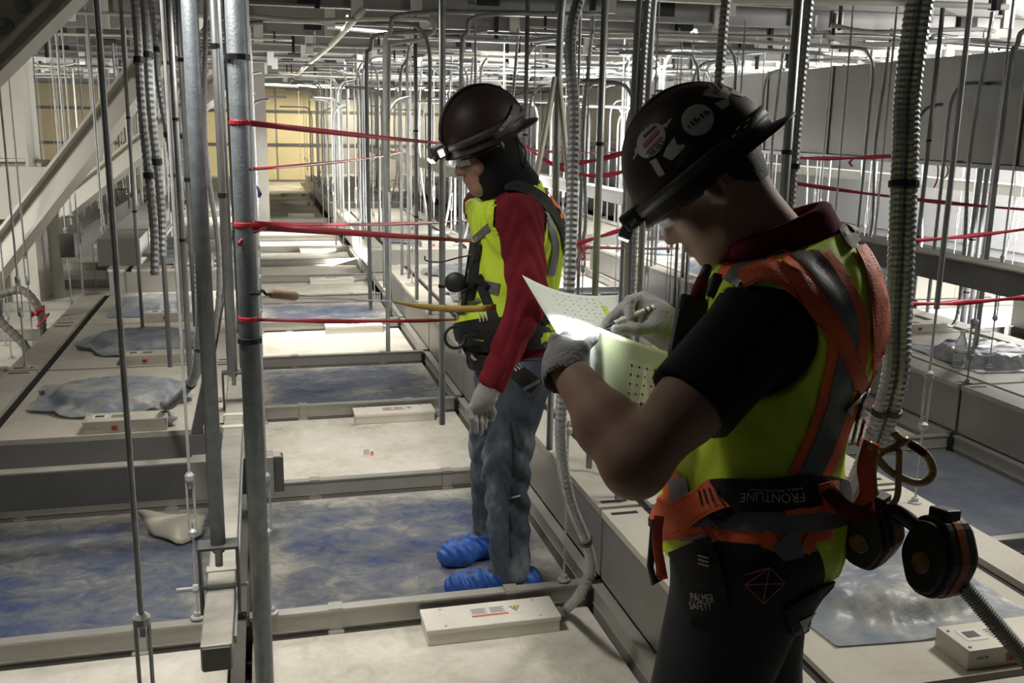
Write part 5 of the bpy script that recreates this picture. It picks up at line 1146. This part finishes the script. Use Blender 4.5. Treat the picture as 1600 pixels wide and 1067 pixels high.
# jeans
hL, hR = pl2+l2*.085-Z_*.03, pl2-l2*.085-Z_*.03
kL, kR = Dp(793, 722, 3.29), Dp(792, 716, 3.44)
aL, aR = Zp(798, 893, .09), A3(.80, 3.36, .09)
kR = A3((hR[0]+aR[0])/2-.02, (hR[1]+aR[1])/2, .47); kL = A3(kL[0], (hL[1]+aL[1])/2, .47)
wr = lambda P: .0068*np.sin(P[:, 2]*62+5*np.sin(P[:, 0]*24)+3*np.sin(P[:, 1]*31))*np.clip(1.2-np.abs(P[:, 2]-.42)*3, .15, 1)
jeb = uni([(ell(pl2-Z_*.02, (.128, .168, .125), T2), 0), (cap(hL, kL, .100, .076), .05), (cap(kL, aL, .076, .068), .03), (cap(hR, kR, .100, .076), .02), (cap(kR, aR, .076, .068), .03)])
jean = inter(lambda P: jeb(P)+wr(P), half(A3(0, 0, ws2[2]+.02), Z_), half(A3(0, 0, .055), -Z_))
je = solid('jeans', jean, (.45, 2.85, .02), (1.15, 3.75, ws2[2]+.06), .0075, M['jean'], P2)
strip(jean, [(764, 585), (766, 610), (778, 618)], 2.2, .002, 'seam', M['trou'], je, m=2); strip(jean, [(797, 660), (802, 720), (796, 790), (797, 870)], 2.4, .002, 'seam', M['trou'], je, m=2)
strip(jean, [(775, 548), (820, 556), (860, 556)], 14, .003, 'waistband', M['jean'], je)
strip(jean, [(795, 778), (812, 774)], 2, .003, 'stitch_mark', M['stick'], je, m=2)
# shoes and covers
for an, tp in ((aL, Zp(708, 921, .03)), (aR, Zp(731, 856, .05))):
    d = nrm((tp-an)*A3(1, 1, 0)); a0 = A3(an[0], an[1], .052)-d*.055; t0 = A3(an[0], an[1], .042)+d*.185
    sf = uni([(cap(a0, t0, .050, .040), 0), (cap(A3(an[0], an[1], .06)+d*.02, an+Z_*.02+d*.02, .052, .055), .03), (cap(t0-d*.05-nrm(np.cross(d, Z_))*.012, t0-d*.05+nrm(np.cross(d, Z_))*.012, .046, .046), .03)])
    sd_ = nrm(np.cross(d, Z_)); pl_ = lambda P: .0035*np.sin(((P-an)@d)*190+6*np.sin(P[:, 2]*30))*np.clip((P[:, 2])*14, 0, 1)
    lo, hi = bbox([a0, t0, an], .10); lo[2] = -.02; hi[2] = .2
    solid('shoe', inter(off(sf, -.001), half(A3(0, 0, .004), -Z_), half(A3(0, 0, .16), Z_)), lo, hi, .006, pmat('worn_boot', (.06, .05, .04), (.14, .12, .10), 30, .8) if 'worn_boot' not in bpy.data.materials else bpy.data.materials['worn_boot'], P2)
    solid('shoe_cover', inter(lambda P: sf(P)-.004+pl_(P), half(A3(0, 0, .0015), -Z_), half(A3(0, 0, .088)+t0*A3(1, 1, 0), nrm(Z_*1+d*.10))), lo, hi, .005, M['cover'], P2)
# vest
v2s = off(torso2, .018); holeL = cap(Ls2-l2*.035+f2*.0, Ls2+l2*.2-Z_*.02, .078, .10); holeR = cap(Rs2+l2*.02, Rs2-l2*.2, .085, .11)
nh2 = cap(nk2+f2*.035, nk2+f2*.06+Z_*.3, .075, .14)
fl2 = ell(ws2+f2*.03+Z_*.0, (.150, .172, .14), T2)
vest2_f = cut(inter(lambda P: smn(v2s(P), fl2(P), .06)+.003*np.sin(55*P[:, 2]+8*np.sin(25*P[:, 1]+20*P[:, 0])), lambda P: (ws2[2]-.045+.02*np.sin(P[:, 1]*15))-P[:, 2], lambda P: (P-nk2)@nrm((-.35, 0, 1))-.015), holeL, holeR, nh2, off(arms2[0], .004))
v2 = solid('vest', vest2_f, (.4, 2.85, .8), (1.2, 3.75, 1.48), .0075, M['vest'], P2)
S2 = lambda P: np.minimum(vest2_f(P), np.minimum(jean(P), torso2(P)-.014))
strip(vest2_f, [(742, 375), (775, 345), (808, 318), (836, 318), (856, 345), (868, 385), (860, 430)], 11, .003, 'reflective_band', M['refl'], v2)
strip(vest2_f, [(705, 462), (735, 444), (780, 452)], 18, .003, 'reflective_band', M['refl'], v2)
strip(vest2_f, [(702, 488), (718, 492)], 14, .003, 'reflective_band', M['refl'], v2)
strip(vest2_f, [(862, 292), (876, 312), (884, 340)], 20, .006, 'orange_band', M['orange'], v2)
H_ = empty('harness', tuple(ch2)); H_.parent = P2; H_.location = Vector(ch2)-P2.location
def h2(pts, w, o=.007, name='webbing', mat='bweb', **k): return strip(S2, pts, w, o, name, M[mat], H_, **k)
h2([(790, 290), (815, 294), (845, 310), (868, 335), (884, 370), (890, 410)], 17)
h2([(742, 378), (736, 410), (726, 445), (722, 490)], 13); h2([(748, 430), (762, 470), (772, 500), (765, 520)], 15); h2([(748, 380), (742, 430), (736, 470)], 12)
h2([(722, 455), (750, 440), (765, 446)], 8, .011, 'buckle', 'srl'); h2([(740, 474), (752, 468)], 5, .010, 'buckle', 'refl')
h2([(706, 534), (740, 526), (780, 522), (830, 520), (880, 514)], 52, .010, 'waist_pad')
h2([(828, 470), (850, 480), (862, 500)], 34, .012, 'back_pad')
h2([(730, 560), (755, 566), (790, 574)], 26, .012, 'hip_pad'); h2([(796, 570), (820, 590), (836, 604)], 24, .010); h2([(818, 606), (840, 594)], 5, .014, 'buckle', 'refl')
for q in range(3): h2([(752+q*5, 490-q), (754+q*5, 503-q)], 1.6, .013, 'bar_tack', 'stick', m=2)
for q in range(3): h2([(802+q*4, 570-q*2), (808+q*4, 580-q*2)], 1.8, .013, 'bar_tack', 'stick', m=2)
patch(S2, circ(732, 562, 3.5, 4.5), .016, 'eyelet', M['stick'], H_); patch(S2, circ(732, 562, 1.8, 2.6), .018, 'eyelet_hole', M['ink'], H_); patch(S2, [(743, 552), (748, 558), (752, 561), (747, 562), (742, 557)], .016, 'eyelet', M['stick'], H_)
b = MB(); cR = Dp(711, 527, 3.19); b.tube([cR+RT*.033*math.cos(a)+UP*.035*math.sin(a)+FW*.006*math.cos(a) for a in np.linspace(0, 2*PI, 29)], .0055, 8, cap=False); b.build('side_ring', M['srl'], H_, smooth=True)
b = MB(); b.bar(cR+RT*.030, cR+RT*.075+UP*.01, .035, .012, UP); b.build('ring_tab', M['bweb'], H_, bev=.003)
o = empty('lanyard_pack', tuple(Dp(714, 440, 3.16))); tag(o, 'round black lanyard pack hanging on the chest of the far worker', 'lanyard reel')
Mp = Matrix.Translation(Vector(Dp(711, 441, 3.15))) @ Vector(nrm(A3(-.35, -.9, .12))).to_track_quat('Z', 'Y').to_matrix().to_4x4()
b = MB(); b.lathe([(.024, -.034), (.032, -.026), (.033, .008), (.030, .018), (.024, .022), (.008, .024)], 24, Mp); b.build('housing', M['srl'], o, smooth=True)
b = MB(); b.bar(Dp(716, 452, 3.16), Dp(742, 440, 3.18), .016, .01, FW); b.build('clip', M['bweb'], o)
b = MB(); b.tube(spline([Dp(742, 398, 3.16), Dp(718, 402, 3.2), Dp(690, 409, 3.25), Dp(666, 407, 3.3), Dp(664, 400, 3.3)], 6), .0028, 6); b.build('cord', M['srl'], o, smooth=True)
# gloves
def glove2(W, K, fing, th, cuff):
    g = hand([(cap(W+(cuff-W)*.2, cuff, .036, .037), .02)], W, K, None, fing, th, .0098)
    lo, hi = bbox([W, cuff, *K, *[q for c_ in fing for q in c_], *th], .05); return solid('glove', g, lo, hi, .004, M['glove'], P2)
W_ = Dp(757, 622, 3.02); cu = Dp(766, 604, 3.02)
K = [Dp(x, y, d) for x, y, d in ((752, 641, 3.05), (748, 642, 3.03), (741, 642, 3.01), (735, 638, 3.0))]
F_ = [[K[0], Dp(758, 655, 3.05), Dp(757, 668, 3.045)], [K[1], Dp(752, 660, 3.02), Dp(751, 676, 3.02)], [K[2], Dp(743, 659, 3.0), Dp(744, 674, 3.005)], [K[3], Dp(736, 653, 2.99), Dp(738, 666, 3.0)]]
glove2(W_, K, F_, [Dp(764, 630, 3.04), Dp(770, 644, 3.055), Dp(768, 655, 3.06)], cu)
W_ = Rw2; K = [Rw2+A3(-.03, -.02*i, -.075) for i in (-1.5, -.5, .5, 1.5)]; F_ = [[k, k+A3(-.012, 0, -.035), k+A3(.01, 0, -.06)] for k in K]
glove2(W_, K, F_, [Rw2+A3(-.01, -.04, -.04), Rw2+A3(-.03, -.05, -.07)], Re2*.12+Rw2*.88)
# glasses
g_ = empty('safety_glasses', tuple(H2)); g_.parent = P2; g_.location = Vector(H2)-P2.location
for s_ in (1, -1):
    b = MB(); b.tube(spline([L2(-.02, s_*.088, .004), L2(.03, s_*.085, .006), L2(.085, s_*.069, .006), L2(.103, s_*.05, .008)], 5), .0028, 8); b.build('temple', M['srl'], g_, smooth=True)
    rows = [[L2(.108-.030*(abs(u)/.066)**2, s_*(.004+u), .004+v*.019) for u in np.linspace(.002, .062, 8)] for v in np.linspace(-1, 1, 6)]
    b = MB(); b.grid(rows); b.build('lens', M['glass'], g_, smooth=True, sol=.002)
    b = MB(); b.tube([r_ for r_ in rows[-1]], .003, 6); b.build('brow_frame', M['srl'], g_)
# hard hat
h2_, hs2, HL, HR = helmet(H2+hu*.034-hf*.006, F2, P2, 1.0)
lamp_band(HL, HR, h2_, .012, .024, -.006)
rows = [[], []]
for t in np.linspace(.22, 2.95, 40):
    for j, y in enumerate((-.012, .012)): rows[j].append(HL((HR[0]+.004)*math.cos(t)-.012, y, .012+(HR[2]+.005)*math.sin(t)))
b = MB(); b.grid(rows); b.build('headlamp_strap', M['helmb'], h2_, smooth=True, sol=.003)
strip(hs2, [(806, 166), (800, 182), (788, 200), (772, 214)], 12, .006, 'headlamp_strap', M['helmb'], h2_)
letter(hs2, 'MILWAUKEE', (788, 194), np.array((17., -22.)), np.array((-4.5, -3.5)), .0095, M['stick'], h2_)
Rm = Matrix(((hf[0], hl[0], hu[0]), (hf[1], hl[1], hu[1]), (hf[2], hl[2], hu[2]))).to_4x4()
mtx = Matrix.Translation(Vector(HL(.150, 0, .016))) @ Rm
hd = MB(); hd.box(-.022, .018, -.036, .036, -.018, .022, mtx); lo_ = hd.build('headlamp', M['srl'], h2_, bev=.006)
for q, sz in ((-.016, .011), (.018, .007)):
    m_ = mtx @ Matrix.Translation((.020, q, -.010)) @ Matrix.Rotation(.35, 4, 'Y')
    hd = MB(); hd.lathe([(sz*1.25, 0), (sz*1.3, .012), (sz*1.1, .013)], 16, m_ @ Matrix.Rotation(PI/2, 4, 'Y')); hd.build('lamp_head', M['srl'], lo_)
    hd = MB(); hd.lathe([(sz, .0128), (sz*.9, .0165), (sz*.4, .018)], 16, m_ @ Matrix.Rotation(PI/2, 4, 'Y')); hd.build('lens', M['lens'], lo_)
hd = MB(); hd.box(-.004, .012, .037, .0385, -.010, .010, mtx); hd.build('side_lens', M['lens'], lo_)
letters3('MILWAUKEE', HL(.149, .0375, .030), -hf*.03, hu*.005, M['stick'], lo_)
sp = bpy.data.lights.new('headlamp_beam', 'SPOT'); sp.energy = 14; sp.spot_size = 1.0; sp.spot_blend = .9; sp.shadow_soft_size = .012; sp.color = (.93, .97, 1)
so = bpy.data.objects.new('headlamp_beam', sp); COL.objects.link(so); l_ = mtx @ Vector((.05, 0, -.012)); so.location = l_; so.rotation_euler = Vector(hf*.9-Z_*.35).to_track_quat('-Z', 'Y').to_euler()
b = MB(); b.tube(spline([L2(-.09, .06, .0), L2(-.10, .075, -.05), L2(-.075, .07, -.10), L2(-.055, .06, -.13)], 5), .003, 6); b.build('chin_strap', M['srl'], h2_)
